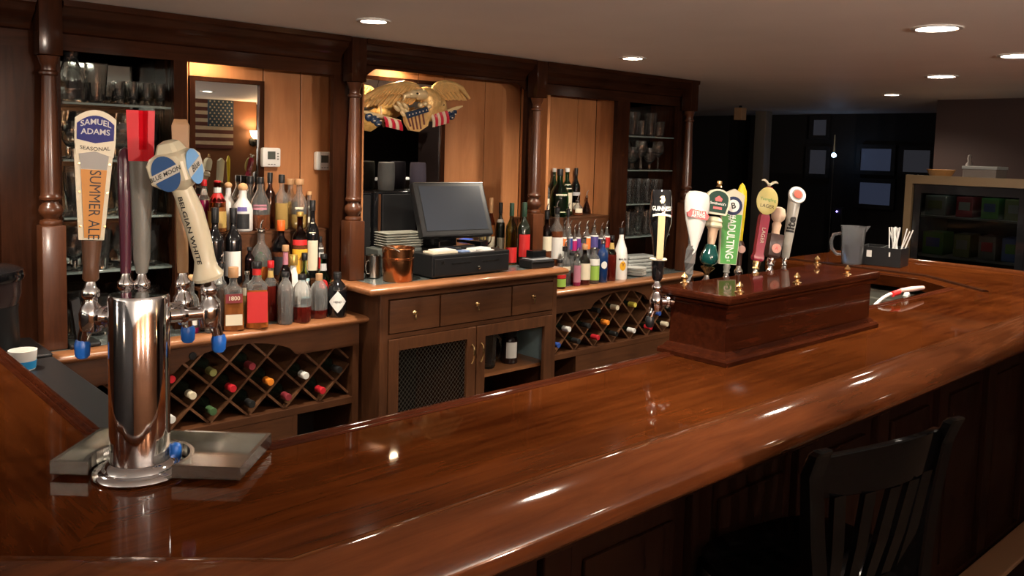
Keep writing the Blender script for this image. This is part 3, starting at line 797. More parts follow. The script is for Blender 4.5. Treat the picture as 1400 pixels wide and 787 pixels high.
def bottle(key, label, kind, gl, cap=('black', .12), labels=(), liquid=None, words=(), rz=-28, name='liquor_bottle', group=None, cat='bottle', pour=False, spec=None):
    x, y, z, h, r = spec or BT[key]
    t = thing(name, label, cat, (x, y, z+0.0008), R(rz), group)
    hh = h*(1-0.02) if not pour else h-0.030
    pf = PR[kind]
    sq = kind == 'square'
    fluted = kind == 'flute'
    fl_ = kind == 'flute'
    def mod(a, zz):
        f = zz/hh
        if sq and f < .66:
            e = 5.0; c_, s_ = abs(math.cos(a)), abs(math.sin(a))
            return 0.94/((c_**e+s_**e)**(1/e)) if f > 0 else 0.94
        if fl_ and f < .76: return 1+0.045*math.cos(12*a)
        return 1.0
    seg = 48 if fl_ else (32 if sq else 22)
    out = [(r*a*0.985, f*hh) for f, a in pf]
    solid = gl in ('black', 'white', 'blue', 'wine', 'silver')
    if solid:
        MB().lathe(out+[(0, hh)], seg, mod=mod).build('glass_body', G[gl], t)
    else:
        th = 0.0022
        lv = liquid[1]*hh if liquid else 0
        if liquid:
            lo_ = [p for p in out if p[1] < lv]; hi_ = [p for p in out if p[1] > lv]
            (ra, za), (rb, zb_) = lo_[-1], hi_[0]
            rl = ra+(rb-ra)*(lv-za)/(zb_-za)
            MB().lathe([(0, 0)]+lo_+[(rl, lv), (0, lv)], seg, mod=mod).build('filled_body', Q[liquid[0]], t)
            out = [(rl, lv+0.0003)]+hi_
        inn = [(max(a-th, 0.003), max(zz, 0.006)) for a, zz in out][::-1]
        MB().lathe(([(0, 0)]+out+inn+[(0, 0.006)]) if not liquid else out+inn+[out[0]], seg, mod=mod, close=bool(liquid)).build('glass_body', FLG if fluted else G[gl], t)
    cm, ch = cap[0], cap[1]*h
    cr_ = (cap[2] if len(cap) > 2 else .42)*r
    cz = hh-ch*0.75 if not pour else hh-ch
    if cap[0] == 'cork' and len(cap) > 3:
        MB().sphere((0, 0, hh+cr_*0.3), (cr_, cr_, cr_*0.9)).build('stopper', CORK, t)
    else:
        o = MB().lathe([(cr_*0.98, cz), (cr_, cz+0.001), (cr_, cz+ch-0.003), (cr_*0.92, cz+ch-0.0005), (0, cz+ch)], 20).build('cap', CAPM[cm], t)
    if pour:
        z0 = cz+ch
        o = MB().lathe([(cr_*1.25, z0), (cr_*1.25, z0+0.003), (cr_*.5, z0+0.005), (0, z0+0.0055)], 16).build('pourer', CHROME, t)
        MB().tube([(0, 0, z0+0.004), (0, 0, z0+0.018), (0.004, 0, z0+0.030), (0.010, 0, z0+0.036)], [0.0042, 0.0036, 0.003, 0.0026], 8).build('spout', CHROME, o)
    def rad(f):
        for (f0, a0), (f1, a1) in zip(pf, pf[1:]):
            if f0 <= f <= f1: return r*0.985*(a0+(a1-a0)*(f-f0)/(f1-f0+1e-9))
        return r*.34
    for lb in labels:
        f0, f1, mt, half = lb[:4]
        shp = lb[4] if len(lb) > 4 else None
        kk = 1.0
        if sq and f1 <= .64:
            yy = -r*0.985*0.955
            w_ = r*0.80*min(1, half)
            mb = MB().box(-w_, w_, yy-0.0012, yy-0.0002, f0*hh, f1*hh)
            mb.build('label', L[mt], t)
            continue
        fn = {'diamond': lambda f: 1-abs(2*f-1)+0.02, 'oval': lambda f: math.sqrt(max(0.02, 1-(2*f-1)**2)), None: None}[shp]
        mb = patch(MB(), rad(f0)*(1.045 if fl_ else 1), f0*hh, f1*hh, half, r1=rad(f1)*(1.045 if fl_ else 1), shape=fn)
        mb.build('label', L[mt], t)
    for wd in words:
        s, f, size, mt = wd[:4]
        if sq: fn = flat(-r*0.985*0.955-0.0016, f*hh)
        else: fn = wrap(rad(f), f*hh, eps=0.0012)
        text('lettering', s, size, L[mt] if isinstance(mt, str) else mt, t, fn, sx=wd[4] if len(wd) > 4 else 1, bold=0.01)
    return t
BT = {
'crimson':(1.426,3.430,1.265,0.208,0.0257),
'ribbon':(1.454,3.364,1.265,0.205,0.0389),
'corkA':(1.523,3.415,1.265,0.184,0.0307),
'corkB':(1.554,3.344,1.265,0.178,0.0411),
'miniblack':(1.502,3.325,1.265,0.090,0.0135),
'blackA':(1.627,3.430,1.265,0.220,0.0280),
'bigclear':(1.638,3.357,1.265,0.220,0.0415),
'tallblack':(1.702,3.397,1.265,0.234,0.0253),
'clearY':(1.727,3.339,1.265,0.230,0.0282),
'goldcork':(1.807,3.412,1.265,0.211,0.0323),
'ambercork':(1.808,3.335,1.265,0.214,0.0382),
'wineX':(1.910,3.430,1.265,0.154,0.0231),
'wineA':(1.391,3.240,1.060,0.304,0.0347),
'wineB':(1.474,3.258,1.060,0.300,0.0354),
'greenoval':(1.596,3.262,1.060,0.248,0.0446),
'brownC':(1.535,3.240,1.060,0.148,0.0192),
'orangecap':(1.685,3.262,1.060,0.245,0.0395),
'pinkneck':(1.642,3.139,0.910,0.311,0.0274),
'yellowlab':(1.761,3.240,1.060,0.287,0.0353),
'creamlab':(1.827,3.253,1.060,0.329,0.0291),
'redbit':(1.872,3.262,1.060,0.171,0.0153),
'spoutclear':(1.389,3.180,0.910,0.281,0.0286),
'clearfront':(1.322,3.100,0.910,0.165,0.0305),
'eighteen':(1.403,3.100,0.910,0.238,0.0423),
'redsquare':(1.496,3.093,0.910,0.257,0.0474),
'redcap':(1.603,3.190,0.910,0.242,0.0326),
'flute1':(1.614,3.085,0.910,0.209,0.0316),
'flute2':(1.688,3.085,0.910,0.194,0.0372),
'flute3':(1.783,3.115,0.910,0.183,0.0351),
'whitebody':(1.696,3.174,0.910,0.259,0.0323),
'blueshield':(1.756,3.190,0.910,0.265,0.0276),
'greengin':(1.843,3.185,0.910,0.257,0.0344),
'blackround':(1.861,3.100,0.910,0.185,0.0417),
'goldglass':(1.497,3.180,0.910,0.212,0.0205),
'spoutback':(1.325,3.161,0.910,0.298,0.0253),
'farleft':(1.257,3.140,0.910,0.207,0.0276),
'm_gold':(2.949,3.370,1.050,0.313,0.0252),
'm_dark':(2.897,3.380,1.050,0.321,0.0251),
'm_black':(3.008,3.360,1.050,0.293,0.0254),
'm_wineA':(2.905,3.160,1.050,0.304,0.0298),
'm_wineB':(2.964,3.130,1.050,0.305,0.0336),
'r_pink':(3.295,3.331,1.265,0.255,0.0364),
'r_g1':(3.475,3.430,1.265,0.269,0.0280),
'r_g2':(3.416,3.325,1.265,0.264,0.0534),
'r_g3':(3.512,3.361,1.265,0.272,0.0335),
'r_g4':(3.659,3.430,1.265,0.266,0.0280),
'r_cone':(3.759,3.430,1.265,0.131,0.0280),
'r_cone2':(3.600,3.353,1.265,0.112,0.0297),
'r_d':(3.316,3.240,1.000,0.356,0.0378),
'r_e':(3.413,3.249,1.000,0.341,0.0172),
'r_back':(3.237,3.240,1.000,0.341,0.0317),
'f1':(3.376,3.240,1.000,0.245,0.0139),
'f2':(3.447,3.262,1.000,0.241,0.0154),
'f3':(3.483,3.262,1.000,0.219,0.0158),
'f4':(3.519,3.262,1.000,0.234,0.0185),
'f5':(3.565,3.243,1.000,0.238,0.0229),
'f6':(3.648,3.262,1.000,0.242,0.0254),
'f7':(3.706,3.256,1.000,0.219,0.0234),
'f8':(3.757,3.262,1.000,0.229,0.0236),
'r_lime':(3.197,3.092,0.910,0.152,0.0348),
'r_c1':(3.304,3.160,0.910,0.237,0.0357),
'r_red':(3.389,3.190,0.910,0.169,0.0323),
'r_pinkl':(3.339,3.100,0.910,0.201,0.0217),
'r_cream':(3.402,3.105,0.910,0.217,0.0339),
'r_clear':(3.481,3.190,0.910,0.274,0.0450),
'r_green':(3.486,3.110,0.910,0.200,0.0303),
'r_blue':(3.557,3.110,0.910,0.261,0.0306),
'r_brown':(3.643,3.120,0.910,0.256,0.0290),
'r_white':(3.735,3.130,0.910,0.327,0.0399),
'r_c2':(3.224,3.169,0.910,0.201,0.0314),

}
TL = 'top riser left of the till'
bottle('crimson', 'bottle of crimson spirit with a red and white neck, leftmost on the upper left riser', 'liquor', 'clear', ('red', .13, .46), [(.72, .84, 'white', 3.1)], ('crimson', .62))
bottle('ribbon', 'amber bottle with a red ribbon neck and gold label on the upper left riser', 'squat', 'amber', ('red', .16, .34), [(.08, .42, 'gold', 1.2), (.60, .78, 'red', 3.1), (.79, .9, 'white', 3.1)], ('whisky', .5))
bottle('corkA', 'silvery bottle with a round cork ball, left one of the cork-ball pair', 'squat', 'silver', ('cork', .1, .52, 1))
bottle('corkB', 'silvery squat bottle with round cork ball and black square label', 'squat', 'silver', ('cork', .1, .50, 1), [(.06, .42, 'black', .75), (.48, .58, 'violet', .5)])
bottle('miniblack', 'small black miniature bottle in front of the cork-ball bottles', 'slim', 'black', ('black', .1, .5))
bottle('blackA', 'clear bottle with black cap behind the larger pink-labelled bottle', 'liquor', 'clear', ('black', .15, .50))
bottle('bigclear', 'large round clear bottle with black cap and thin pink label on the upper riser', 'jug', 'clear', ('black', .13, .36), [(.40, .50, 'mauve', .75)], ('brown', .3))
bottle('tallblack', 'slim dark bottle with black cap against the wood panel, behind the clear ones', 'wine', 'smoke', ('black', .2, .45))
bottle('clearY', 'clear bottle of pale yellow spirit with a tall black cap', 'liquor', 'clear', ('black', .16, .48), [], ('gold', .5))
bottle('goldcork', 'clear bottle with tan cap and round gold seal on the upper riser', 'liquor', 'clear', ('tan', .12, .50), [(.28, .46, 'gold', .6, 'oval')], ('gold', .55))
bottle('ambercork', 'round clear bottle with wide amber wooden stopper, rightmost tall one on the upper riser', 'round', 'clear', ('wood', .12, .52), [(.1, .45, 'cream', .5)], ('gold', .3))
bottle('wineX', 'small clear bottle with cream oval label at the right end of the upper riser', 'squat', 'clear', ('cork', .1, .45), [(.1, .6, 'cream', .9, 'oval')])
bottle('wineA', 'tall dark bottle with black neck and white label, left one of the white-label pair', 'wine', 'black', ('black', .2, .42), [(.04, .34, 'white', 1.0)], words=[('WIN', .26, .017, 'black')], name='wine_bottle')
bottle('wineB', 'tall dark bottle with black neck and plain white label, right one of the white-label pair', 'wine', 'black', ('black', .2, .42), [(.12, .46, 'white', 1.0)], name='wine_bottle')
bottle('greenoval', 'round clear bottle with green oval label and glass pourer on the lower left riser', 'round', 'clear', ('silver', .06, .38), [(.12, .58, 'green', .72, 'oval')], ('amber', .3), pour=True)
bottle('brownC', 'short brown bottle beside the green oval label', 'slim', 'brown', ('black', .1, .5))
bottle('orangecap', 'dark bottle with an orange cap on the lower left riser', 'liquor', 'brown', ('orange', .18, .42), [(.10, .42, 'black', .8)], ('brown', .5))
bottle('pinkneck', 'dark bottle with a pink paper neck behind the fluted decanters', 'liquor', 'brown', ('tan', .08, .5), [(.76, .93, 'mauve', 3.1)], ('brown', .5))
bottle('yellowlab', 'dark coffee liqueur bottle with big yellow label and red neck band', 'liquor', 'brown', ('gold', .07, .42), [(.08, .46, 'yellow', 1.1), (.52, .60, 'red', 1.0)], ('brown', .6), words=[('Kap', .32, .018, 'maroon')])
bottle('creamlab', 'black bottle with cream labels standing against the right of the left panels', 'liquor', 'black', ('black', .14, .44), [(.10, .50, 'cream', .9), (.60, .74, 'cream', .5)])
bottle('redbit', 'miniature bottle with red and white label at the right end of the lower riser', 'slim', 'clear', ('black', .15, .5), [(.2, .5, 'red', 1.2), (.5, .75, 'white', 1.2)])
bottle('spoutclear', 'clear bottle with black stopper and pourer behind the clipped-label tequila', 'liquor', 'clear', ('black', .08, .42), [], None, pour=True)
bottle('clearfront', 'short clear bottle with pale label at the left front beside the tap tower', 'slim', 'clear', ('silver', .1, .5), [(.1, .7, 'white', 1.0)])
bottle('eighteen', 'amber tequila bottle with wide wooden cap and maroon 1800 label', 'square', 'clear', ('wood', .17, .46), [(.47, .62, 'maroon', .9), (.10, .28, 'cream', .9)], ('whisky', .60), words=[('1800', .545, .022, 'cream')], rz=-20)
bottle('redsquare', 'square whiskey bottle with large red front label and red neck', 'square', 'clear', ('black', .10, .40), [(.10, .58, 'red', 1.0), (.82, .92, 'red', 1.6)], ('amber', .60), rz=-22)
bottle('redcap', 'dark red spirit bottle with red cap and yellow neck label', 'liquor', 'clear', ('red', .12, .42), [(.74, .86, 'gold', 1.0)], ('darkred', .60))
bottle('flute1', 'fluted glass decanter with pale spirit, left one of the three decanters', 'flute', 'clear', ('black', .10, .48), name='fluted_decanter', cat='decanter')
bottle('flute2', 'fluted glass decanter half full of red-brown spirit, middle of the three', 'flute', 'clear', ('black', .12, .46), [], ('darkred', .34), name='fluted_decanter', cat='decanter')
bottle('flute3', 'fluted glass decanter with cream stopper and dark spirit at the bottom', 'flute', 'clear', ('tan', .16, .42), [], ('darkred', .20), name='fluted_decanter', cat='decanter')
bottle('whitebody', 'opaque white liqueur bottle with olive gold cap behind the decanters', 'squat', 'white', ('gold', .17, .55))
bottle('blueshield', 'pale bottle with black cap and blue and white label behind the middle decanter', 'liquor', 'pale', ('black', .12, .45), [(.30, .62, 'teal', .9), (.33, .58, 'white', .6)])
bottle('greengin', 'green gin bottle with black cap, grey neck and round red seal', 'liquor', 'green', ('black', .08, .42), [(.74, .86, 'silver', 3.1), (.44, .60, 'red', .55, 'oval')])
bottle('blackround', 'round black apothecary bottle with white diamond label at the worktop end', 'apoth', 'black', ('black', .16, .40), [(.12, .62, 'white', .95, 'diamond')], words=[('HEND', .37, .012, 'black')])
bottle('goldglass', 'slim clear bottle behind the red-labelled square bottle', 'slim', 'clear', ('silver', .07, .5), [(.55, .7, 'cream', 1)], ('gold', .6))
bottle('spoutback', 'clear bottle with pourer half hidden by the white tap handle', 'liquor', 'clear', ('black', .08, .42), [(.2, .5, 'white', .8)], None, pour=True)
bottle('farleft', 'clear bottle of pink spirit standing beyond the chrome faucets', 'liquor', 'clear', ('cork', .12, .55, 1), [(.15, .5, 'white', .9)], ('crimson', .1))
bottle('m_gold', 'slim bottle with gold foil top behind the till screen', 'wine', 'amber', ('tan', .26, .42), [(.1, .4, 'cream', .9)], ('whisky', .6), name='wine_bottle')
bottle('m_dark', 'dark bottle right behind the edge of the till screen', 'wine', 'wine', ('black', .22, .42), [(.1, .4, 'gold', .8)], name='wine_bottle')
bottle('m_black', 'dark bottle with cream neck band left of the red-labelled wine bottles', 'wine', 'wine', ('black', .20, .42), [(.68, .74, 'white', 3.1), (.1, .4, 'cream', .9)], name='wine_bottle')
bottle('m_wineA', 'yellow-green wine bottle with red label on the raised worktop', 'wine', 'yellow', ('dgreen', .22, .40), [(.04, .30, 'red', 1.2)], name='wine_bottle')
bottle('m_wineB', 'dark green wine bottle with tall red label nearest the receipt printer', 'wine', 'wine', ('dgreen', .24, .40), [(.14, .52, 'red', 1.0)], name='wine_bottle')
bottle('r_pink', 'clear bottle with hot pink neck and cream label, top left of the right group', 'liquor', 'clear', ('pink', .24, .42), [(.08, .42, 'cream', 1.0)])
bottle('r_g1', 'green bottle with white cap at the back left of the green group', 'wine', 'green', ('white', .08, .42), [(.1, .4, 'cream', .9)])
bottle('r_g2', 'large round green bottle with black cap and broad cream label', 'round', 'green', ('black', .14, .34), [(.10, .50, 'cream', .72)])
bottle('r_g3', 'green bottle with white cap and cream label right of the large round one', 'liquor', 'green', ('white', .08, .42), [(.1, .5, 'cream', .9), (.58, .68, 'cream', .7)])
bottle('r_g4', 'dark green tall bottle with black cap at the right of the green group', 'wine', 'dgreen', ('black', .16, .42), [(.04, .26, 'cream', .9), (.42, .50, 'silver', .9)])
bottle('r_cone', 'conical smoky bottle with silver pourer on the right upper riser', 'cone', 'smoke', ('silver', .05, .26), [], None, pour=True)
bottle('r_cone2', 'small bottle with silver pourer beside the conical bottle', 'squat', 'clear', ('silver', .07, .4), [(.2, .5, 'cream', .8)], ('brown', .4), pour=True)
bottle('r_d', 'bottle with clear neck, white label and pourer at the left of the flavoured row', 'liquor', 'clear', ('black', .10, .40), [(.14, .50, 'white', 1.1)], ('brown', .60), pour=True)
bottle('r_e', 'clear bottle with black neck and pourer behind the orange-label bottle', 'liquor', 'clear', ('black', .12, .6), [], None, pour=True)
bottle('r_back', 'bottle with black neck and pourer half behind the turned post', 'liquor', 'brown', ('black', .14, .42), [(.3, .55, 'cream', 1)], ('brown', .5), pour=True)
FV = [('f1', 'orange', 'orange label, first from the left'), ('f2', 'blue', 'royal blue label'), ('f3', 'magenta', 'magenta label'), ('f4', 'purple', 'purple label'), ('f5', 'orange', 'orange label, beside the white-blue one'),
      ('f6', 'violet', 'slate blue label'), ('f7', 'navy', 'navy label with big pourer'), ('f8', 'red', 'coral red label at the right end')]
for k, c_, d in FV:
    bottle(k, 'slim clear flavoured spirit bottle with '+d, 'slim', 'clear', ('silver', .05, .42), [(.40, .70, c_, 1.4), (.70, .74, 'white', 1.4)], None, pour=True, group='pourer-topped flavoured spirit bottles')
bottle('r_lime', 'dark bottle with green and red label hiding behind the raised worktop end', 'squat', 'clear', ('black', .12, .42), [(.08, .36, 'lime', 1.2), (.38, .5, 'red', 1.2)], ('darkred', .5))
bottle('r_c1', 'clear tall bottle in the front right group left of the dark red one', 'liquor', 'clear', ('black', .10, .42), [(.4, .5, 'cream', .8)], None, pour=True)
bottle('r_red', 'clear bottle half full of dark red spirit in the front right group', 'liquor', 'clear', ('black', .10, .42), [], ('darkred', .35))
bottle('r_pinkl', 'slim bottle with pink upright label in the front right group', 'slim', 'clear', ('silver', .07, .5), [(.12, .66, 'mauve', 1.2)], ('crimson', .2), pour=True)
bottle('r_cream', 'dark bottle with tall cream label in the front right group', 'liquor', 'brown', ('tan', .12, .45), [(.14, .56, 'cream', 1.2)], ('darkred', .5))
bottle('r_clear', 'large clear bottle with black neck label behind the cream-labelled bottle', 'liquor', 'clear', ('black', .10, .34), [(.42, .60, 'black', .35)], None, pour=True)
bottle('r_green', 'clear bottle with lime green and white label in the front right group', 'slim', 'clear', ('silver', .07, .42), [(.10, .50, 'lime', 1.2), (.52, .70, 'white', 1.2)])
bottle('r_blue', 'deep blue bottle with white pear-shaped mark in the front right group', 'slim', 'blue', ('silver', .06, .42), [(.34, .52, 'white', .6, 'oval')], pour=True)
bottle('r_brown', 'dark brown-red bottle with gold neck band in the front right group', 'liquor', 'brown', ('black', .10, .42), [(.72, .86, 'gold', 3.1)], ('darkred', .6))
wb = bottle('r_white', 'opaque white rum bottle with dark neck, pourer and palm sunset mark', 'jug', 'white', ('black', .12, .36), [(.18, .36, 'yellow', .48, 'oval')], words=[('MALIBU', .40, .015, 'black')], pour=True)
rr_ = BT['r_white'][4]
text('palm_mark', 'Y', .030, L['maroon'], wb, wrap(rr_, .27*BT['r_white'][3], eps=0.0016), sx=1.2)

# ================================================================ WINE BOTTLES LYING IN THE RACKS
FOIL = {k: mat('foil_'+k, c, 0.35) for k, c in {'red': (0.50, 0.02, 0.03), 'cream': (0.70, 0.62, 0.45), 'olive': (0.20, 0.20, 0.07), 'maroon': (0.22, 0.03, 0.04), 'white': (0.75, 0.74, 0.70), 'blue': (0.03, 0.08, 0.35), 'orange': (0.80, 0.25, 0.03), 'yellow': (0.70, 0.60, 0.10), 'dark': (0.02, 0.02, 0.02), 'green': (0.06, 0.12, 0.05), 'black': (0.012, 0.012, 0.012)}.items()}
def rackbottle(px, py, foil, where, yt, group):
    p = at(px, py, y=yt)
    DX, DZ = 0.157, 0.152
    # nearest lower vertex of a lattice cell
    best = None
    for i in range(-6, 42):
        for j in range(-3, 4):
            x = 1.240+0.0785*i; z = 0.778+0.076*j
            if (i+j) % 2: continue
            cx, cz = x, z+0.054
            d = (cx-p.x)**2+(cz-p.z)**2
            if cz-0.037 < 0.556: continue
            if (round(cx, 4), round(cz, 4)) in USED: continue
            if best is None or d < best[0]: best = (d, cx, cz)
    _, cx, cz = best
    USED.add((round(cx, 4), round(cz, 4)))
    t = thing('racked_wine_bottle', 'wine bottle lying in the %s rack with %s' % where, 'bottle', (cx, yt, cz), 0, group)
    # axis along +y, neck towards the viewer at y=0
    Ln = 0.295
    MB().lathe([(0, Ln), (0.034, Ln), (0.0365, Ln-0.006), (0.0365, 0.115), (0.031, 0.10), (0.020, 0.083), (0.0145, 0.07), (0.0142, 0.046), (0, 0.046)][::-1], 18, axis='y').build('glass_body', G['wine'], t)
    MB().lathe([(0, 0), (0.0135, 0.0005), (0.0150, 0.003), (0.0150, 0.010), (0.0146, 0.012), (0.0148, 0.047), (0, 0.047)], 16, axis='y').build('foil_capsule', FOIL[foil], t)
    return t
USED = set()
gl_ = 'wine bottles lying in the left lattice'
gr_ = 'wine bottles lying in the right lattice'
for px, py, f, d in ((236, 531, 'red', 'red foil just right of the tap tower'), (258, 545, 'cream', 'cream foil in the row above the bottom'), (293, 523, 'olive', 'olive green foil'), (288, 572, 'green', 'dark green foil at the bottom left'),
                     (320, 544, 'red', 'red foil low in the middle'), (342, 510, 'maroon', 'dark red foil high in the middle'), (364, 530, 'orange', 'orange-red foil in the middle'), (391, 550, 'maroon', 'maroon foil low on the right'),
                     (414, 522, 'white', 'white foil'), (443, 542, 'red', 'bright red foil at the lower right'), (340, 564, 'dark', 'black foil at the bottom'), (238, 584, 'white', 'silver-white ring beside the drip tray'), (139, 572, 'cream', 'pale foil left of the tap tower'), (455, 505, 'black', 'black foil at the upper right'), (275, 500, 'black', 'black foil at the upper left')):
    rackbottle(px, py, f, ('left', d), 3.085, gl_)
for px, py, f, d in ((762, 466, 'blue', 'blue foil at the far left'), (775, 446, 'white', 'white round foil'), (785, 457, 'dark', 'grey-black foil at the left'), (769, 478, 'white', 'silvery foil at the bottom left'), (808, 430, 'dark', 'dark foil under the arch on the left'),
                     (850, 427, 'cream', 'cream foil under the arch'), (868, 420, 'yellow', 'yellow-green foil under the arch'), (838, 448, 'orange', 'orange foil'), (826, 467, 'red', 'red foil at the bottom'), (872, 460, 'white', 'white foil at the lower right'),
                     (886, 440, 'red', 'red foil at the right'), (897, 436, 'blue', 'blue foil at the right end'), (895, 455, 'cream', 'tan foil at the right end'), (815, 455, 'black', 'black foil in the middle'), (846, 462, 'black', 'black foil at the lower middle'), (905, 443, 'dark', 'dark foil at the far right')):
    rackbottle(px, py, f, ('right', d), 3.085, gr_)
# ================================================================ GLASSWARE ON THE SHELVES
def glass_proto(kind):
    t = bpy.data.objects.new({'pint': 'pint_glass', 'wine': 'wine_glass', 'snifter': 'snifter_glass', 'flutegl': 'flared_glass', 'shaker': 'tumbler', 'carafe': 'glass_carafe', 'shot': 'cordial_glass'}[kind], None)
    pf = {'pint': [(0.028, 0), (0.030, .004), (0.040, .145), (0.0385, .145), (0.0275, .010), (0, .010)],
          'shot': [(0.018, 0), (0.018, .002), (0.007, .006), (0.006, .018), (0.016, .03), (0.021, .085), (0.0195, .085), (0.0145, .032), (0, .024)],
          'shaker': [(0.030, 0), (0.032, .004), (0.036, .095), (0.0345, .095), (0.029, .012), (0, .012)],
          'wine': [(0.033, 0), (0.032, .002), (0.006, .006), (0.0045, .07), (0.010, .08), (0.033, .105), (0.038, .13), (0.032, .175), (0.0305, .175), (0.0362, .13), (0.031, .106), (0, .084)],
          'snifter': [(0.030, 0), (0.029, .002), (0.006, .006), (0.005, .035), (0.025, .05), (0.041, .08), (0.030, .135), (0.0285, .135), (0.039, .08), (0.023, .052), (0, .042)],
          'flutegl': [(0.030, 0), (0.028, .006), (0.018, .02), (0.022, .05), (0.036, .13), (0.030, .175), (0.033, .18), (0.0315, .18), (0.0285, .175), (0.034, .13), (0.020, .05), (0, .03)],
          'carafe': [(0.045, 0), (0.052, .01), (0.056, .06), (0.030, .13), (0.022, .16), (0.030, .19), (0.028, .19), (0.020, .16), (0.028, .13), (0.053, .06), (0.048, .012), (0, .012)]}[kind]
    me = MB().lathe([(0, 0)]+pf, 18)
    o = me.build(t.name, BARGLASS)
    bpy.data.objects.remove(t)
    COL.objects.unlink(o)
    return o
GPR = {k: glass_proto(k) for k in ('pint', 'wine', 'snifter', 'flutegl', 'shaker', 'carafe', 'shot')}
KN = {'pint': 'straight clear pint glass', 'wine': 'stemmed wine glass', 'snifter': 'round-bowled stemmed beer glass', 'flutegl': 'tall flared beer glass', 'shaker': 'short clear tumbler', 'carafe': 'bulbous glass carafe', 'shot': 'small stemmed cordial glass'}
first = {}
ORD = ['leftmost', 'second', 'third', 'fourth', 'fifth', 'sixth', 'seventh']
def put_glass(kind, x, y, z, label, group):
    if kind in first: o = GPR[kind].copy()
    else: o = GPR[kind]; first[kind] = 1
    COL.objects.link(o)
    o.location = (x, y, z+0.0006)
    return tag(o, label, 'glass', group)
LS = [(1.556, 'second', ['snifter', 'wine']), (1.350, 'third', ['flutegl', 'pint']), (1.154, 'lowest', ['snifter', 'pint']), (0.911, None, ['shaker', 'pint'])]
XS = [0.895, 0.980, 1.065, 1.150]
def row(shelves, xs, split, bay):
    for z, wh, kinds in shelves:
        for i, x in enumerate(xs):
            for j, y in enumerate((3.30, 3.395)):
                k = kinds[split(i, j, kinds)]
                place = ('%s glass shelf, %s bay' % (wh, bay)) if wh else 'worktop, %s bay' % bay
                put_glass(k, x+(0.042 if j else 0), y, z, '%s, %s row of %s, %s from left' % (KN[k], ('front', 'back')[j], place, ORD[i]), 'glasses on the '+place)
def spl(i, j, kinds):
    if len(kinds) == 3: return 0 if (i == 0 and j == 0) else (1 if i == 1 and j == 0 else 2)
    return (i+j) % 2 if i < 2 else (1 if j else 0)
row(LS, XS, spl, 'left')
for i, (k_, x_) in enumerate((('carafe', 0.900), ('pint', 0.985))):
    put_glass(k_, x_, 3.33, 1.757, '%s on the top glass shelf, left bay' % KN[k_], 'glasses on the top glass shelf, left bay')
for j in range(3):
    for i in range(4 if j < 2 else 6):
        put_glass('shot', (1.048 if j < 2 else 0.95)+i*0.049+0.012*(j % 2), (3.275, 3.33, 3.405)[j], 1.757, '%s, %s row of the top shelf, left bay, %s from left' % (KN['shot'], ('front', 'middle', 'back')[j], ORD[i]), 'glasses on the top glass shelf, left bay')
RSV = [(1.737, 'top', ['shaker', 'pint']), (1.534, 'second', ['wine', 'snifter']), (1.330, 'third', ['pint', 'pint']), (1.132, 'lowest', ['flutegl', 'pint'])]
row(RSV, [3.922, 4.005, 4.09, 4.175, 4.26], lambda i, j, k: (i+j) % 2, 'right')

# ================================================================ TILL AREA
ZR = 1.051
cdw = thing('cash_drawer', 'black metal cash drawer under the till screen', 'cash drawer', (2.50, 2.975, ZR), R(0))
MB().box(-0.235, 0.225, 0.0, 0.33, 0.006, 0.105, 0.004).build('case', BLACK, cdw)
df = MB().box(-0.225, 0.215, -0.006, -0.0003, 0.012, 0.088, 0.002).build('drawer_front', BLACK, cdw)
MB().lathe([(0.008, 0), (0.008, -0.004), (0.003, -0.006), (0, -0.006)], 14, (0.03, -0.0065, 0.035), axis='y').build('lock', STEEL, df)
MB().box(-0.13, -0.02, -0.0075, -0.006, 0.0615, 0.064).box(0.05, 0.155, -0.0075, -0.006, 0.0615, 0.064).build('slot', STEEL, df)
text('maker_mark', 'R', 0.022, STEEL, df, flat(-0.0066, 0.068, -0.18), sx=1.5)
for k in range(4):
    MB().lathe([(0.008, 0), (0.008, 0.006)], 10, ((-0.2, 0.19)[k % 2], (0.03, 0.28)[k//2], 0)).build('foot', BLACK, cdw)
npd = thing('note_pad', 'cream order pads lying on the left of the cash drawer', 'note pad', (2.36, 3.03, ZR+0.1055))
MB().box(-0.07, 0.07, -0.03, 0.05, 0, 0.009, 0.001).build('backing', CREAM, npd)
MB().box(-0.045, 0.06, -0.028, 0.045, 0.0093, 0.016, 0.001).build('sheets', PAPER, npd)
bp = tag(MB().box(-0.02, 0.03, -0.02, 0.02, 0, 0.006, 0.001).build('blue_card', mat('pale_blue_card', (0.25, 0.35, 0.6), 0.5), loc=(2.47, 3.02, ZR+0.106)), 'small pale blue card beside the order pads on the cash drawer', 'card')
np2 = thing('receipt_stack', 'white receipts lying under the right of the till screen', 'paper', (2.575, 3.03, ZR+0.1055))
MB().box(-0.07, 0.07, -0.035, 0.035, 0, 0.004).build('receipt', PAPER, np2)
o = MB().box(-0.05, 0.06, -0.03, 0.03, 0.0043, 0.012, 0.001).build('receipt', PAPER, np2); o.rotation_euler = (0, 0, 0.2)
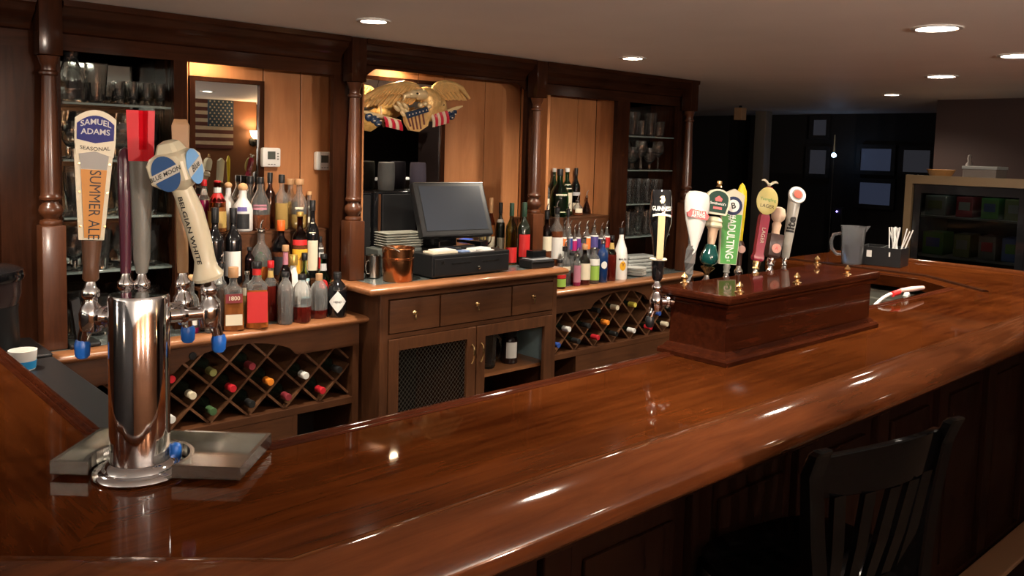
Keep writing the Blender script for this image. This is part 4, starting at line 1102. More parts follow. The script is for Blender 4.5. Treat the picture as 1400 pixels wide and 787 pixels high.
# monitor
mo = thing('till_screen', 'dark grey touch screen of the till tilted back on its stand', 'monitor', (2.50, 3.14, ZR+0.1055), R(-7))
sc = MB()
sc.box(-0.195, 0.195, -0.020, 0.022, -0.135, 0.135, 0.007)
so = sc.build('screen_case', BLACK, mo); so.location = (0, 0, 0.185); so.rotation_euler = (R(-24), 0, 0)
GLS = mat('screen_glass', (0.035, 0.042, 0.055), 0.20, coat=0.6)
MB().box(-0.168, 0.168, -0.0225, -0.0205, -0.108, 0.112, 0.0005).build('display', GLS, so)
MB().box(-0.19, 0.19, -0.0225, -0.0205, 0.128, 0.131).build('bezel_highlight', STEEL, so)
MB().box(-0.05, 0.05, -0.015, 0.035, 0.02, 0.16, 0.006).build('stand', BLACKG, mo, loc=(0, 0.045, -0.01))
MB().box(-0.10, 0.10, -0.09, 0.09, 0, 0.022, 0.006).build('base', BLACKG, mo, loc=(0, 0.03, 0.0))
kp = thing('card_reader', 'black card reader with blue lit keys lying right of the till screen', 'card reader', (2.672, 3.19, ZR+0.1055), R(20))
MB().box(-0.035, 0.035, -0.07, 0.07, 0, 0.03, 0.005).build('body', BLACKG, kp)
MB().box(-0.025, 0.025, 0.01, 0.06, 0.0302, 0.032).build('display', mat('blue_lit_keys', (0.02, 0.06, 0.3), 0.3, emit=(0.1, 0.25, 1.0), es=0.25), kp)
# receipt printer
pr = thing('receipt_printer', 'small black receipt printer with clear top at the raised worktop end', 'printer', (2.94, 3.02, ZR), R(-4))
MB().box(-0.065, 0.085, -0.055, 0.045, 0.001, 0.040, 0.006).build('body', BLACK, pr)
MB().box(-0.055, 0.075, -0.05, 0.035, 0.041, 0.046, 0.002).build('top_plate', mat('grey_plate', (0.25, 0.26, 0.27), 0.35), pr)
MB().box(-0.03, 0.06, -0.02, 0.035, 0.047, 0.085, 0.006).build('paper_cover', BLACKG, pr)
MB().box(-0.06, 0.08, -0.0565, -0.0552, 0.027, 0.033).build('silver_trim', STEEL, pr)
# copper bucket
cb = thing('copper_bucket', 'copper ice bucket on the left end of the raised worktop', 'bucket', (2.12, 3.03, ZR))
MB().lathe([(0.062, 0), (0.065, 0.004), (0.068, 0.095), (0.071, 0.097), (0.071, 0.102), (0.068, 0.104), (0.070, 0.140), (0.073, 0.142), (0.072, 0.146), (0.067, 0.144), (0.064, 0.006), (0, 0.006)], 32).build('body', COPPER, cb)
MB().tube([(-0.072, 0.0, 0.13), (-0.085, -0.015, 0.145), (-0.08, -0.03, 0.158), (-0.06, -0.045, 0.150), (-0.035, -0.062, 0.135)], 0.0035, 8).build('handle', STEEL, cb)
MB().lathe([(0.0655, 0.128), (0.0655, 0.130), (0, 0.130)], 28).build('ice_tray', BLACK, cb)
# mug beside it
mg = thing('steel_mug', 'grey metal mug half hidden behind the turned post beside the copper bucket', 'mug', (2.075, 3.155, ZR), R(200))
MB().lathe([(0.030, 0), (0.034, 0.003), (0.035, 0.10), (0.032, 0.10), (0.030, 0.006), (0, 0.006)], 20).build('body', STEEL, mg)
MB().tube([(0.033, 0, 0.02), (0.052, 0, 0.025), (0.058, 0, 0.05), (0.052, 0, 0.075), (0.033, 0, 0.08)], 0.004, 8).build('handle', STEEL, mg)
# stacks of square dishes
zb = ZR
bx = thing('dish_box', 'grey flat box under the stack of square dishes', 'box', (2.235, 3.235, zb), R(-5))
MB().box(-0.115, 0.115, -0.065, 0.085, 0.001, 0.118, 0.003).build('body', mat('grey_box', (0.10, 0.11, 0.10), 0.5), bx)
MB().box(-0.10, 0.10, -0.066, -0.0652, 0.03, 0.09).build('front_label', mat('dark_grey_label', (0.05, 0.055, 0.05), 0.5), bx)
DISH = mat('grey_dish', (0.34, 0.34, 0.29), 0.4)
d0 = None
for k in range(6):
    if d0 is None:
        me = MB(); 
        me.sweep([(-0.10, -0.055), (0.10, -0.055), (0.10, 0.055), (-0.10, 0.055)], [(0.0, 0.010), (0.003, 0.012), (0.010, 0.002), (0.012, 0.0), (0.02, 0.0), (0.012, -0.0002)], closed=True)
        me.box(-0.082, 0.082, -0.037, 0.037, 0.0, 0.002)
        d0 = me.build('square_dish', DISH); o = d0
    else:
        o = d0.copy(); COL.objects.link(o)
    o.location = (2.265, 3.235, zb+0.119+k*0.0115); o.rotation_euler = (0, 0, R(-4+random.uniform(-2, 2)))
    tag(o, 'grey rectangular dish, %s in the stack left of the till screen' % ['lowest', 'second from the bottom', 'third from the bottom', 'third from the top', 'second from the top', 'topmost'][k], 'dish', 'grey rectangular dishes stacked left of the till')
# speaker boxes and smart speakers behind
for i, (x0, x1, y0, y1, z1, lab) in enumerate(((2.062, 2.155, 3.30, 3.43, 1.418, 'black cabinet speaker half hidden behind the turned post'), (2.185, 2.43, 3.325, 3.435, 1.421, 'large black speaker box behind the stacked dishes'))):
    s = thing('speaker_box', lab, 'speaker', ((x0+x1)/2, (y0+y1)/2, ZR))
    w_ = (x1-x0)/2; dd = (y1-y0)/2
    MB().box(-w_, w_, -dd, dd, 0.001, z1-ZR, 0.004).build('cabinet', BLACKG, s)
    MB().box(-w_+0.045 if i else -w_+0.01, w_-0.008, -dd-0.006, -dd-0.0003, 0.01, z1-ZR-0.012, 0.002).build('grille', BLACK, s)
    if i: MB().box(-w_+0.024, -w_+0.036, -dd-0.004, -dd-0.0003, 0.01, z1-ZR-0.012).build('trim_strip', CABZ, s)
SPK = mat('speaker_fabric_grey', (0.05, 0.05, 0.048), 0.8, bump=0.3, bscale=300)
SPP = mat('speaker_fabric_plum', (0.035, 0.028, 0.045), 0.8, bump=0.3, bscale=300)
for x, y, z, mt, d in ((2.285, 3.375, 1.4225, SPK, 'dark grey cylindrical speaker, left one on the black speaker box'), (2.470, 3.375, 1.4225, SPP, 'plum black cylindrical speaker, right one above the till screen')):
    s = thing('cylinder_speaker', d, 'speaker', (x, y, z))
    MB().lathe([(0.034, 0.0), (0.038, 0.004), (0.041, 0.06), (0.039, 0.125), (0.037, 0.132)], 28).build('body', mt, s)
    MB().lathe([(0.037, 0.1322), (0.036, 0.136), (0, 0.137)], 28).build('top_cap', mat('speaker_top', (0.25, 0.25, 0.23), 0.35) if mt is SPK else mt, s)
s = thing('speaker_box', 'low black box carrying the plum cylindrical speaker', 'speaker', (2.49, 3.385, ZR))
MB().box(-0.05, 0.10, -0.045, 0.045, 0.001, 1.421-ZR, 0.004).build('cabinet', BLACKG, s)
MB().box(-0.04, 0.09, -0.051, -0.0453, 0.01, 0.35, 0.002).build('grille', BLACK, s)
# glasses behind the till
for k, (x, y) in enumerate(((2.760, 3.26), (2.835, 3.285), (2.80, 3.19), (2.735, 3.345))):
    put_glass('wine' if k < 2 else 'shaker', x, y, ZR, ['stemmed wine glass right of the till screen, the left one', 'stemmed wine glass right of the till screen, the right one', 'short clear tumbler in front of the wine glasses beside the till', 'short clear tumbler behind the right edge of the till screen'][k], 'glasses beside the till')
# plates and wrapped stack on the right worktop
PL = mat('white_china', (0.72, 0.72, 0.68), 0.25)
p0 = None
for k in range(6):
    if p0 is None:
        p0 = MB().lathe([(0.035, 0), (0.037, 0.001), (0.062, 0.008), (0.063, 0.0098), (0.060, 0.010), (0.036, 0.003), (0, 0.003)], 28).build('white_plate', PL); o = p0
    else: o = p0.copy(); COL.objects.link(o)
    o.location = (3.925, 3.17, 0.912+k*0.0078)
    tag(o, 'white china plate, %s in the stack beside the opaque white bottle' % ['lowest', 'second from the bottom', 'third from the bottom', 'third from the top', 'second from the top', 'topmost'][k], 'plate', 'white plates stacked on the right worktop')
fs = thing('wrapped_bundle', 'bundle of napkins in crinkled plastic wrap behind the plates', 'bundle', (4.06, 3.27, 0.911), R(-8))
mb = MB()
for k in range(5):
    mb.box(-0.11+random.uniform(-.006, .006), 0.10+random.uniform(-.006, .006), -0.05, 0.05, k*0.021+0.001, k*0.021+0.020, 0.008)
mb.build('wrapped_stack', mat('crinkled_plastic', (0.42, 0.44, 0.42), 0.25, bump=1.0, bscale=60), fs)
# thermostats
for i, (px0, px1, lab) in enumerate(((357, 383, 'white wall thermostat, left one beside the mirror'), (430, 455, 'white wall thermostat, right one near the turned post'))):
    p = at((px0+px1)/2, (215, 220)[i], y=YM-0.02)
    t = thing('thermostat', lab, 'thermostat', (p.x, YM-0.0005, p.z))
    sharp(MB().box(-0.043, 0.043, -0.032, -0.001, -0.042, 0.042, 0.010).build('case', WHITE, t), 40)
    MB().box(-0.020, 0.016, -0.0335, -0.0322, -0.008, 0.026).build('display', mat('lcd_grey', (0.06, 0.07, 0.06), 0.3), t)
    for k in range(3): MB().box(-0.018+k*0.013, -0.010+k*0.013, -0.0335, -0.0322, -0.032, -0.028).build('button', GREYP, t)
    for k in range(3): MB().box(0.024, 0.032, -0.0335, -0.0322, -0.01+k*0.012, -0.004+k*0.012).build('button', GREYP, t)

# ================================================================ CARVED EAGLE
YE = 3.275
def ep(px, py, dy=0.0):
    p = at(px, py, y=YE); return Vector((p.x, YE+dy, p.z))
eg = thing('carved_eagle', 'gilded carved eagle with spread wings, shield and two draped flags', 'eagle carving', (2.39, YE, 1.80))
EO = Vector((2.39, YE, 1.80))
def el(px, py, dy=0.0): return ep(px, py, dy)-EO
body = MB()
c = el(590, 140); body.sphere(c, (0.058, 0.045, 0.060))
c = el(583, 128); body.sphere(c, (0.050, 0.036, 0.034))
c = el(600, 146); body.sphere(c, (0.045, 0.035, 0.050))
c = el(586, 155); body.sphere(c, (0.060, 0.035, 0.040))
bo = body.build('body', GOLD, eg)
rm = bo.modifiers.new('remesh', 'REMESH'); rm.mode = 'VOXEL'; rm.voxel_size = 0.006; rm.use_smooth_shade = True
bo.modifiers.new('smooth', 'SMOOTH').iterations = 6
PG = mat('pale_gilt', (0.86, 0.66, 0.36), 0.35, 0.25)
hd_ = MB(); hd_.sphere(el(572, 129, -0.014), (0.046, 0.030, 0.027)); hd_.sphere(el(561, 129, -0.018), (0.032, 0.022, 0.020)); hd_.sphere(el(563, 125.5, -0.024), (0.026, 0.014, 0.007), M=Matrix.Rotation(0.15, 4, 'Y'))
ho = hd_.build('head', PG, eg)
rm = ho.modifiers.new('remesh', 'REMESH'); rm.mode = 'VOXEL'; rm.voxel_size = 0.004; rm.use_smooth_shade = True
b0, b1, b2 = el(555, 130, -0.020), el(549, 131.5, -0.022), el(548, 137, -0.022)
MB().tube([b0, b1, b2], [0.016, 0.011, 0.003], 10).build('beak', mat('pale_gilt', (0.80, 0.60, 0.30), 0.35, 0.4), eg)
MB().sphere(el(564, 128, -0.039), (0.007, 0.004, 0.0045)).build('eye', INK, eg)
def wing(root, tops, tips, name='wing'):
    """overlapping feathers fanned from the leading edge down to the tips"""
    mb = MB()
    # leading edge
    mb.tube([el(*p, -0.006) for p in [root]+tops], [0.018]+[0.014]*(len(tops)-1)+[0.006], 10)
    n = 15
    # sample leading edge & tips polyline
    def samp(pl, f):
        f *= len(pl)-1; i = min(int(f), len(pl)-2); g = f-i
        return (pl[i][0]*(1-g)+pl[i+1][0]*g, pl[i][1]*(1-g)+pl[i+1][1]*g)
    for k in range(n):
        f = (k+0.5)/n
        a = el(*samp([root]+tops, f*0.82)); b = el(*samp(tips, min(1.0, 0.16+f*0.90)))
        d = b-a; side = Vector((d.z, 0, -d.x)).normalized()
        w0, w1 = 0.010, 0.012
        yo = 0.006*(k % 2)+0.006+0.0008*k
        sec = []
        for t_, ww, hh in ((0, w0, .010), (.5, w0*1.05, .010), (.85, w1*.9, .007), (1.0, w1*.3, .003)):
            q = a+d*t_; q.y += yo
            sec.append([q+side*ww, q+Vector((0, -hh, 0)), q-side*ww, q+Vector((0, hh*.4, 0))])
        mb.loft(sec)
    # second tier of short feathers
    for k in range(n-2):
        f = (k+1)/n
        a = el(*samp([root]+tops, f*0.75)); b = el(*samp(tips, min(1.0, 0.20+f*0.8))); d = (b-a)*0.5
        side = Vector((d.z, 0, -d.x)).normalized(); sec = []
        for t_, ww, hh in ((0, .014, .009), (.6, .014, .010), (1.0, .004, .003)):
            q = a+d*t_; q.y -= 0.008
            sec.append([q+side*ww, q+Vector((0, -hh, 0)), q-side*ww, q+Vector((0, hh*.4, 0))])
        mb.loft(sec)
    return mb.build(name, GOLD, eg)
wing((577, 128), [(566, 117), (552, 114), (535, 117), (515, 124), (498, 134), (487, 144)], [(574, 143), (562, 143), (548, 143), (532, 144), (515, 144), (500, 147), (486, 151)])
wing((590, 130), [(592, 120), (598, 115), (607, 113), (619, 115), (630, 121), (641, 135)], [(597, 137), (602, 138), (610, 136), (617, 137), (624, 136), (632, 137), (641, 137)])
# legs, shield, poles, flags
mb = MB()
for q in ((539, 148), (543, 143), (547, 150), (551, 145), (553, 153), (548, 156)):
    mb.sphere(el(q[0], q[1], -0.02), (0.022, 0.012, 0.010), M=Matrix.Rotation(0.7, 4, 'Y'))
mb.build('claw', PG, eg)
mb = MB()
for q in ((569, 144), (575, 142), (580, 146)): mb.sphere(el(q[0], q[1], -0.035), (0.014, 0.014, 0.012))
mb.build('claw', mat('pale_gilt', (0, 0, 0)), eg)
FR = mat('flag_red', (0.52, 0.015, 0.04), 0.4, coat=0.2); FWH = mat('flag_white', (0.72, 0.58, 0.42), 0.45); FB = mat('flag_blue', (0.012, 0.03, 0.07), 0.4, coat=0.3)
sh_ = [(548, 154), (577, 146), (583, 160), (580, 172), (568, 180), (556, 178), (550, 168)]
mb = MB(); A = [el(px, py, -0.030) for px, py in sh_]; B = [el(px, py, -0.010) for px, py in sh_]
va = [mb.bm.verts.new(p) for p in A]; vb = [mb.bm.verts.new(p) for p in B]
mb.bm.faces.new(va); mb.bm.faces.new(vb[::-1])
for i in range(len(va)): mb.bm.faces.new((va[i], vb[i], vb[(i+1) % len(va)], va[(i+1) % len(va)]))
shd = mb.build('shield', GOLD, eg)
for f in (0.12, 0.30, 0.48, 0.66, 0.84):
    a = Vector((548, 154, 0)).lerp(Vector((577, 146, 0)), f); b = Vector((553, 178, 0)).lerp(Vector((579, 175, 0)), f)
    MB().tube([el(a.x, a.y+6, -0.031), el(b.x, b.y-(0 if .2 < f < .8 else 5), -0.031)], 0.0045, 6).build('shield_stripe', mat('dull_red_paint', (0.16, 0.04, 0.025), 0.5), shd)
ch = [(548, 154), (577, 146), (579, 153), (551, 162)]
mb = MB(); va = [mb.bm.verts.new(el(px, py, -0.042)) for px, py in ch]; vb = [mb.bm.verts.new(el(px, py, -0.03)) for px, py in ch]
mb.bm.faces.new(va); mb.bm.faces.new(vb[::-1])
for i in range(4): mb.bm.faces.new((va[i], vb[i], vb[(i+1) % 4], va[(i+1) % 4]))
chf = mb.build('shield_chief', FB, shd)
mb = MB()
for k in range(6):
    f = (k+.5)/6; p = el(549+28*f+1.2, 155-8*f+3, -0.0425)
    mb.sphere(p, (0.004, 0.002, 0.004), 6, 4)
mb.build('stars', FWH, chf)
def drape(a, b, drop, nf, shift, first_red=True):
    """striped drapery hanging in folds from a pole between pixels a and b"""
    mbs = MB(); n = nf
    for k in range(n):
        mbs.mi = (k + (0 if first_red else 1)) % 2
        f0, f1 = k/n, (k+1)/n
        q = []
        sec = []
        for t_ in (0, .25, .5, .75, 1):
            p0 = Vector((a[0]+(b[0]-a[0])*f0+shift*t_, a[1]+(b[1]-a[1])*f0+drop*t_, 0)); p1 = Vector((a[0]+(b[0]-a[0])*f1+shift*t_, a[1]+(b[1]-a[1])*f1+drop*t_, 0))
            bul = -0.012*math.sin(PI*(0.15+t_*.8))
            A_ = el(p0.x, p0.y, -0.022+bul); B_ = el(p1.x, p1.y, -0.022+bul); Mm = (A_+B_)/2+Vector((0, -0.010, 0))
            sec.append([A_, Mm, B_, (A_+B_)/2+Vector((0, 0.006, 0))])
        mbs.loft(sec)
    return mbs
pl = MB().tube([el(490, 152, -0.014), el(500, 154, -0.014), el(545, 166, -0.014)], [0.003, 0.009, 0.007], 8).build('flag_pole', mat('pale_gilt', (0, 0, 0)), eg)
drape((519, 159), (543, 165), 14, 5, 4).build('flag_drape', [FR, FWH], pl)
mb = MB()
for q in ((502, 160), (509, 163), (514, 167)): mb.sphere(el(q[0], q[1], -0.015), (0.022, 0.014, 0.020))
mb.build('flag_canton', FB, pl)
mb = MB()
for q in ((500, 158), (507, 165), (513, 170), (516, 165), (511, 160)): mb.sphere(el(q[0], q[1], -0.031), (0.007, 0.003, 0.003), 8, 5)
mb.build('stars', FWH, pl)
pl = MB().tube([el(585, 160, -0.014), el(622, 148, -0.014), el(630, 145, -0.014)], [0.007, 0.010, 0.003], 8).build('flag_pole', mat('pale_gilt', (0, 0, 0)), eg)
drape((584, 157), (607, 151), 17, 6, 3, False).build('flag_drape', [FR, FWH], pl)
mb = MB()
for q in ((612, 155), (618, 153), (615, 159)): mb.sphere(el(q[0], q[1], -0.012), (0.020, 0.013, 0.018))
mb.build('flag_canton', FB, pl)
mb = MB()
for q in ((612, 153), (618, 156), (614, 161)): mb.sphere(el(q[0], q[1], -0.027), (0.006, 0.003, 0.003), 8, 5)
mb.build('stars', FWH, pl)
MB().tube([el(592, 150, -0.03), el(602, 143, -0.03)], [0.003, 0.004], 6).build('arrow', STEEL, eg)
MB().tube([el(518, 157, -0.02), el(517, 145, -0.02)], [0.006, 0.004], 6).build('finial', mat('pale_gilt', (0, 0, 0)), eg)
MB().tube([(0.0, 0.01, 0.10), (0.03, 0.03, CEIL-1.80-0.04)], 0.0012, 5).build('hanging_wire', STEEL, eg)
# pink light strip beside the post
tag(MB().box(-0.006, 0.006, -0.004, 0.004, -0.028, 0.028, 0.002).build('neon_tag', mat('magenta_glow', (0.8, 0.02, 0.4), 0.4, emit=(1.0, 0.02, 0.42), es=1.6), loc=tuple(at(490, 174, y=3.19))), 'small glowing magenta tag beside the turned post left of the eagle', 'tag')
# ================================================================ TAP TOWER
tw = thing('tap_tower', 'tall polished chrome cylinder beer tower standing on the bar corner', 'beer tower', (0.49, 1.445, ZT))
MB().lathe([(0.0478, 0.012), (0.0478, 0.300), (0.0455, 0.305), (0, 0.306)], 64).build('column', CHROME, tw)
MB().lathe([(0.074, 0.0008), (0.0755, 0.004), (0.073, 0.009), (0.066, 0.012), (0.060, 0.013), (0.057, 0.019), (0.052, 0.022), (0.0485, 0.024), (0.0478, 0.012)], 64).build('flange', CHROME, tw)
# faucet with shank, pointing away from a centre along +x (local)
def faucet(parent, length=0.075, cap=BLUECAP):
    MB().tube([(0.0, 0, 0), (length, 0, 0)], 0.012, 14).build('shank', CHROME, parent)
    MB().lathe([(0.017, 0.0), (0.019, 0.004), (0.017, 0.010), (0.012, 0.012)], 18, (length*.25, 0, 0), axis='x').build('collar', CHROME, parent)
    MB().lathe([(0.010, -0.028), (0.016, -0.024), (0.0185, -0.012), (0.019, 0.004), (0.016, 0.016), (0.011, 0.022), (0.0105, 0.030), (0.014, 0.034), (0.014, 0.044), (0.009, 0.050), (0.007, 0.060), (0, 0.060)], 18, (length, 0, 0)).build('faucet_body', CHROME, parent)
    MB().tube([(length, 0, -0.010), (length+0.008, 0, -0.022), (length+0.014, 0, -0.036), (length+0.016, 0, -0.048)], [0.014, 0.0115, 0.0095, 0.009], 12).build('spout', CHROME, parent)
    MB().lathe([(0.008, -0.073), (0.012, -0.068), (0.013, -0.050), (0.0105, -0.042)], 14, (length+0.017, 0, 0)).build('spout_cap', cap, parent)
def tap(label, base, ang, z, name='tower_tap', length=0.075):
    t = thing(name, label, 'beer tap', (base[0], base[1], z), ang)
    faucet(t, length)
    return t
CX, CYY = 0.49, 1.445
ZK = ZT+0.262
def tower_tap(label, tx, ty):
    dx, dy = tx-CX, ty-CYY
    d = math.hypot(dx, dy); a = math.atan2(dy, dx)
    t = thing('tower_tap', label, 'beer tap', (CX+0.049*dx/d, CYY+0.049*dy/d, ZK), a)
    faucet(t, d-0.049)
    return t, Vector((tx, ty, ZK+0.058))
def handle(tap, b, t_, face=0.0):
    """the handle of a tap: local z runs from b to t_, local -y faces the customers"""
    b = Vector(b); t_ = Vector(t_); d = (t_-b); Lh = d.length; z = d.normalized()
    y0 = Vector((-math.sin(face), math.cos(face), 0)); x = y0.cross(z).normalized(); y = z.cross(x)
    o = bpy.data.objects.new('tap_handle', None); COL.objects.link(o)
    Mx = Matrix((x, y, z)).transposed().to_4x4(); Mx.translation = b
    Mp = Matrix.Translation(tap.location) @ Matrix.Rotation(tap.rotation_euler[2], 4, 'Z')
    o.parent = tap; o.matrix_basis = Mp.inverted() @ Mx
    return o, Lh
# taps fanned out on the bartender's side of the tower
# --- 1: fan-topped seasonal handle
T1, p1 = tower_tap('left tower tap, its handle with cream and navy fan top over amber panel', at(124, 400, y=1.515).x, 1.515)
top = at(131, 150, y=p1.y); 
hA, LA = handle(T1, p1, (top.x, p1.y, top.z), R(-14))
k = LA/0.305
MB().lathe([(0.010, 0.002), (0.013, 0.006), (0.012, 0.03*k), (0.016, 0.075*k), (0, 0.076*k)], 14).build('wood_foot', mat('brown_handle_wood', (0.09, 0.04, 0.02), 0.4, coat=0.3), hA)
MB().prism([(-0.020, 0.076*k), (0.018, 0.076*k), (0.028, 0.235*k), (-0.031, 0.235*k)], -0.010, 0.012).build('paddle', IVORY, hA)
MB().prism([(-0.012, 0.080*k), (0.012, 0.080*k), (0.019, 0.200*k), (-0.020, 0.200*k)], -0.0128, -0.0102).build('amber_panel', mat('amber_panel', (0.48, 0.20, 0.03), 0.4, spec=0.3), hA)
MB().prism([(-0.020, 0.2005*k), (0.019, 0.2005*k), (0.022, 0.234*k), (-0.024, 0.234*k)], -0.0128, -0.0102).build('clear_panel', mat('grey_panel', (0.20, 0.19, 0.17), 0.3), hA)
text('lettering', 'SUMMER ALE', 0.0245, INK, hA, flat(-0.0132, 0.138*k, 0.001), rot=-PI/2, sx=0.82)
ar = []
for i in range(13):
    a = -1+2*i/12; ar.append((a*0.0305, 0.289*k+0.014*(1-a*a)))
top_ = MB().prism([(-0.028, 0.226*k), (-0.0305, 0.250*k)]+ar+[(0.0305, 0.250*k), (0.028, 0.222*k), (0.0, 0.232*k)], -0.016, 0.014).build('fan_top', IVORY, hA)
ar2 = [(a[0]*.91, a[1]-0.009) for a in ar]
MB().prism([(-0.0275, 0.252*k), ]+ar2+[(0.0275, 0.252*k), (0.0, 0.246*k)], -0.0178, -0.0162).build('navy_plate', mat('navy_enamel', (0.006, 0.010, 0.13), 0.45, spec=0.2), top_)
text('lettering', 'SAMUEL', 0.0130, L['silver'], top_, lambda u, v: (u, -0.0182, 0.283*k+v-u*u*9), sx=0.98, bold=0.015)
text('lettering', 'ADAMS', 0.0130, L['silver'], top_, lambda u, v: (u, -0.0182, 0.266*k+v-u*u*2), sx=1.0, bold=0.015)
text('lettering', 'SEASONAL', 0.0085, INK, top_, lambda u, v: (u, -0.0165, 0.236*k+v+u*u*4), sx=1.1, bold=0.01)
for sx_ in (-1, 1):
    for f in (0.10, 0.16, 0.21): MB().lathe([(0.002, 0), (0.002, -0.001), (0, -0.0012)], 8, (sx_*(0.0175+0.040*(f-.08)), -0.0102, f*k), axis='y').build('rivet', BRASS, hA)
# --- 2: red block on a grey shaft
T2, p2 = tower_tap('tap behind the tower, its handle with bright red faceted top on a grey shaft', at(194, 385, y=1.56).x, 1.56)
top = at(192, 150, y=p2.y); bx_ = at(194, 385, y=p2.y).x; p2x = Vector((p2.x, p2.y, p2.z))
hB, LB = handle(T2, p2, (top.x, p2.y, top.z), R(-18))
MB().loft([[(0.009*math.cos(a), 0.009*math.sin(a), 0.002) for a in [2*PI*i/12 for i in range(12)]]]+[[(w_*math.cos(a), w_*.8*math.sin(a), z*LB) for a in [2*PI*i/12 for i in range(12)]] for w_, z in ((.011, .03), (.014, .10), (.017, .4), (.0205, .69))]).build('shaft', GREYP, hB)
def rsec(z, w_, d_, g):  # section with a deep v notch on the face
    return [(-w_, -d_, z), (-w_*.15, -d_, z), (w_*.18, -d_*g, z), (w_*.52, -d_, z), (w_, -d_*.9, z), (w_, d_, z), (-w_, d_, z)]
sharp(MB().loft([rsec(LB*.692, .0205, .016, 1.0), rsec(LB*.76, .0212, .017, .75), rsec(LB*.995, .0232, .018, .1)]).build('red_top', REDM, hB), 20)
# --- 3: tan wooden handle behind
T3, p3 = tower_tap('rear right tap of the tower, its handle a tan wooden angular block', at(250, 390, y=1.53).x, 1.53)
hC, LC = handle(T3, p3, (at(246, 163, y=p3.y).x, p3.y, at(246, 163, y=p3.y).z), R(-20))
MB().lathe([(0.009, 0.002), (0.010, 0.02), (0.010, LC*.5), (0.009, LC*.62)], 12).build('shaft', mat('tan_wood', (0.30, 0.17, 0.08), 0.45), hC)
MB().loft([[(-a, -b, z*LC), (a, -b, z*LC), (a*1.15, b, z*LC), (-a, b, z*LC)] for a, b, z in ((.009, .009, .60), (.013, .011, .72), (.0145, .012, .96), (.010, .008, 1.0))]).build('block_top', mat('tan_wood', (0, 0, 0)), hC)
# --- extra dark red handle glimpsed left of the red one
T5, p5 = tower_tap('middle tap behind the tower, its handle slim and dark plum', at(172, 392, y=1.575).x, 1.575)
hE, LE = handle(T5, p5, (at(171, 200, y=p5.y).x, p5.y, at(171, 200, y=p5.y).z), 0)
MB().lathe([(0.009, 0.002), (0.010, LE*.3), (0.012, LE*.6), (0.013, LE*.9), (0.009, LE*.97), (0, LE)], 14).build('shaft', mat('plum_paint', (0.07, 0.015, 0.03), 0.25, coat=0.5), hE)
# --- 4: ivory octagonal handle
T4, p4 = tower_tap('right tap of the tower, its ivory handle with octagonal head and round blue emblems', at(286, 402, y=1.44).x, 1.44)
tp = at(233, 192, y=p4.y)
hD, LD = handle(T4, p4, (tp.x-0.005, p4.y, tp.z), R(0))
ax = []
def octa(z, w_, d_, x0=0.0, y0=0.0, n=8):
    return [(x0+w_*math.cos(PI/8+2*PI*i/n), y0+d_*math.sin(PI/8+2*PI*i/n), z) for i in range(n)]
def rnd(z, w_, x0=0.0): return [(x0+w_*math.cos(2*PI*i/16), w_*math.sin(2*PI*i/16), z) for i in range(16)]
MB().loft([rnd(0.002, .025), rnd(.008, .027), rnd(.022, .020, .000), rnd(LD*.15, .0175, .003), rnd(LD*.30, .019, .005), rnd(LD*.50, .0195, .005), rnd(LD*.62, .0175, .002), rnd(LD*.675, .017, 0)]).build('neck', IVORY, hD)
hw = 0.0335
def sq(z, w_, r_=0.35):
    a = w_; b = w_*(1-r_)
    return [(a, -b, z), (b, -a, z), (-b, -a, z), (-a, -b, z), (-a, b, z), (-b, a, z), (b, a, z), (a, b, z)]
hd = MB().loft([sq(LD*.655, .012), sq(LD*.70, hw*.80, .2), sq(LD*.74, hw, .10), sq(LD*.865, hw, .10), sq(LD*.905, hw*.86, .2), sq(LD*.925, hw*.62, .3), sq(LD*.965, hw*.50, .3), sq(LD*.985, hw*.42, .3), sq(LD*1.0, hw*.2, .3)])
head = sharp(hd.build('head', IVORY, hD), 30)
head.rotation_euler = (0, 0, R(-50))
# emblems on two faces
EB = mat('emblem_blue', (0.035, 0.085, 0.21), 0.4, spec=0.3); ES = mat('emblem_sky', (0.16, 0.36, 0.66), 0.35, spec=0.3); EW = mat('emblem_white', (0.55, 0.52, 0.45), 0.4)
def emblem(face_rot, words, blue, size):
    e = bpy.data.objects.new('emblem', None)
    rr = 0.0270; zc = LD*.80
    mb = MB(); ns = 28
    pts = [(rr*.92*math.cos(2*PI*i/ns), rr*1.12*math.sin(2*PI*i/ns)) for i in range(ns)]
    mb.prism([(x, zc+z) for x, z in pts], -hw-0.0016, -hw-0.0003)
    o = mb.build('emblem', blue, head); o.rotation_euler = (0, 0, face_rot)
    bn = MB().prism([(-rr*.93, zc-0.014), (rr*.93, zc+0.000), (rr*.93, zc+0.014), (-rr*.93, zc-0.000)], -hw-0.0026, -hw-0.0017).build('banner', EW, head); bn.rotation_euler = (0, 0, face_rot)
    tx = text('lettering', words, size, INK, head, lambda u, v: (u, -hw-0.0030, zc+v+u*0.26), bold=0.012)
    tx.rotation_euler = (0, 0, face_rot)
emblem(0, 'BLUE MOON', EB, 0.0105)
emblem(R(90), 'Blue', ES, 0.016)
text('lettering', 'BELGIAN WHITE', 0.0115, INK, hD, lambda u, v: (.004-0.0202*math.sin(0.95-v/0.02), -0.0202*math.cos(0.95-v/0.02), LD*.38-u), rot=0, sx=1.45, bold=0.02).rotation_euler = (0, 0, 0)

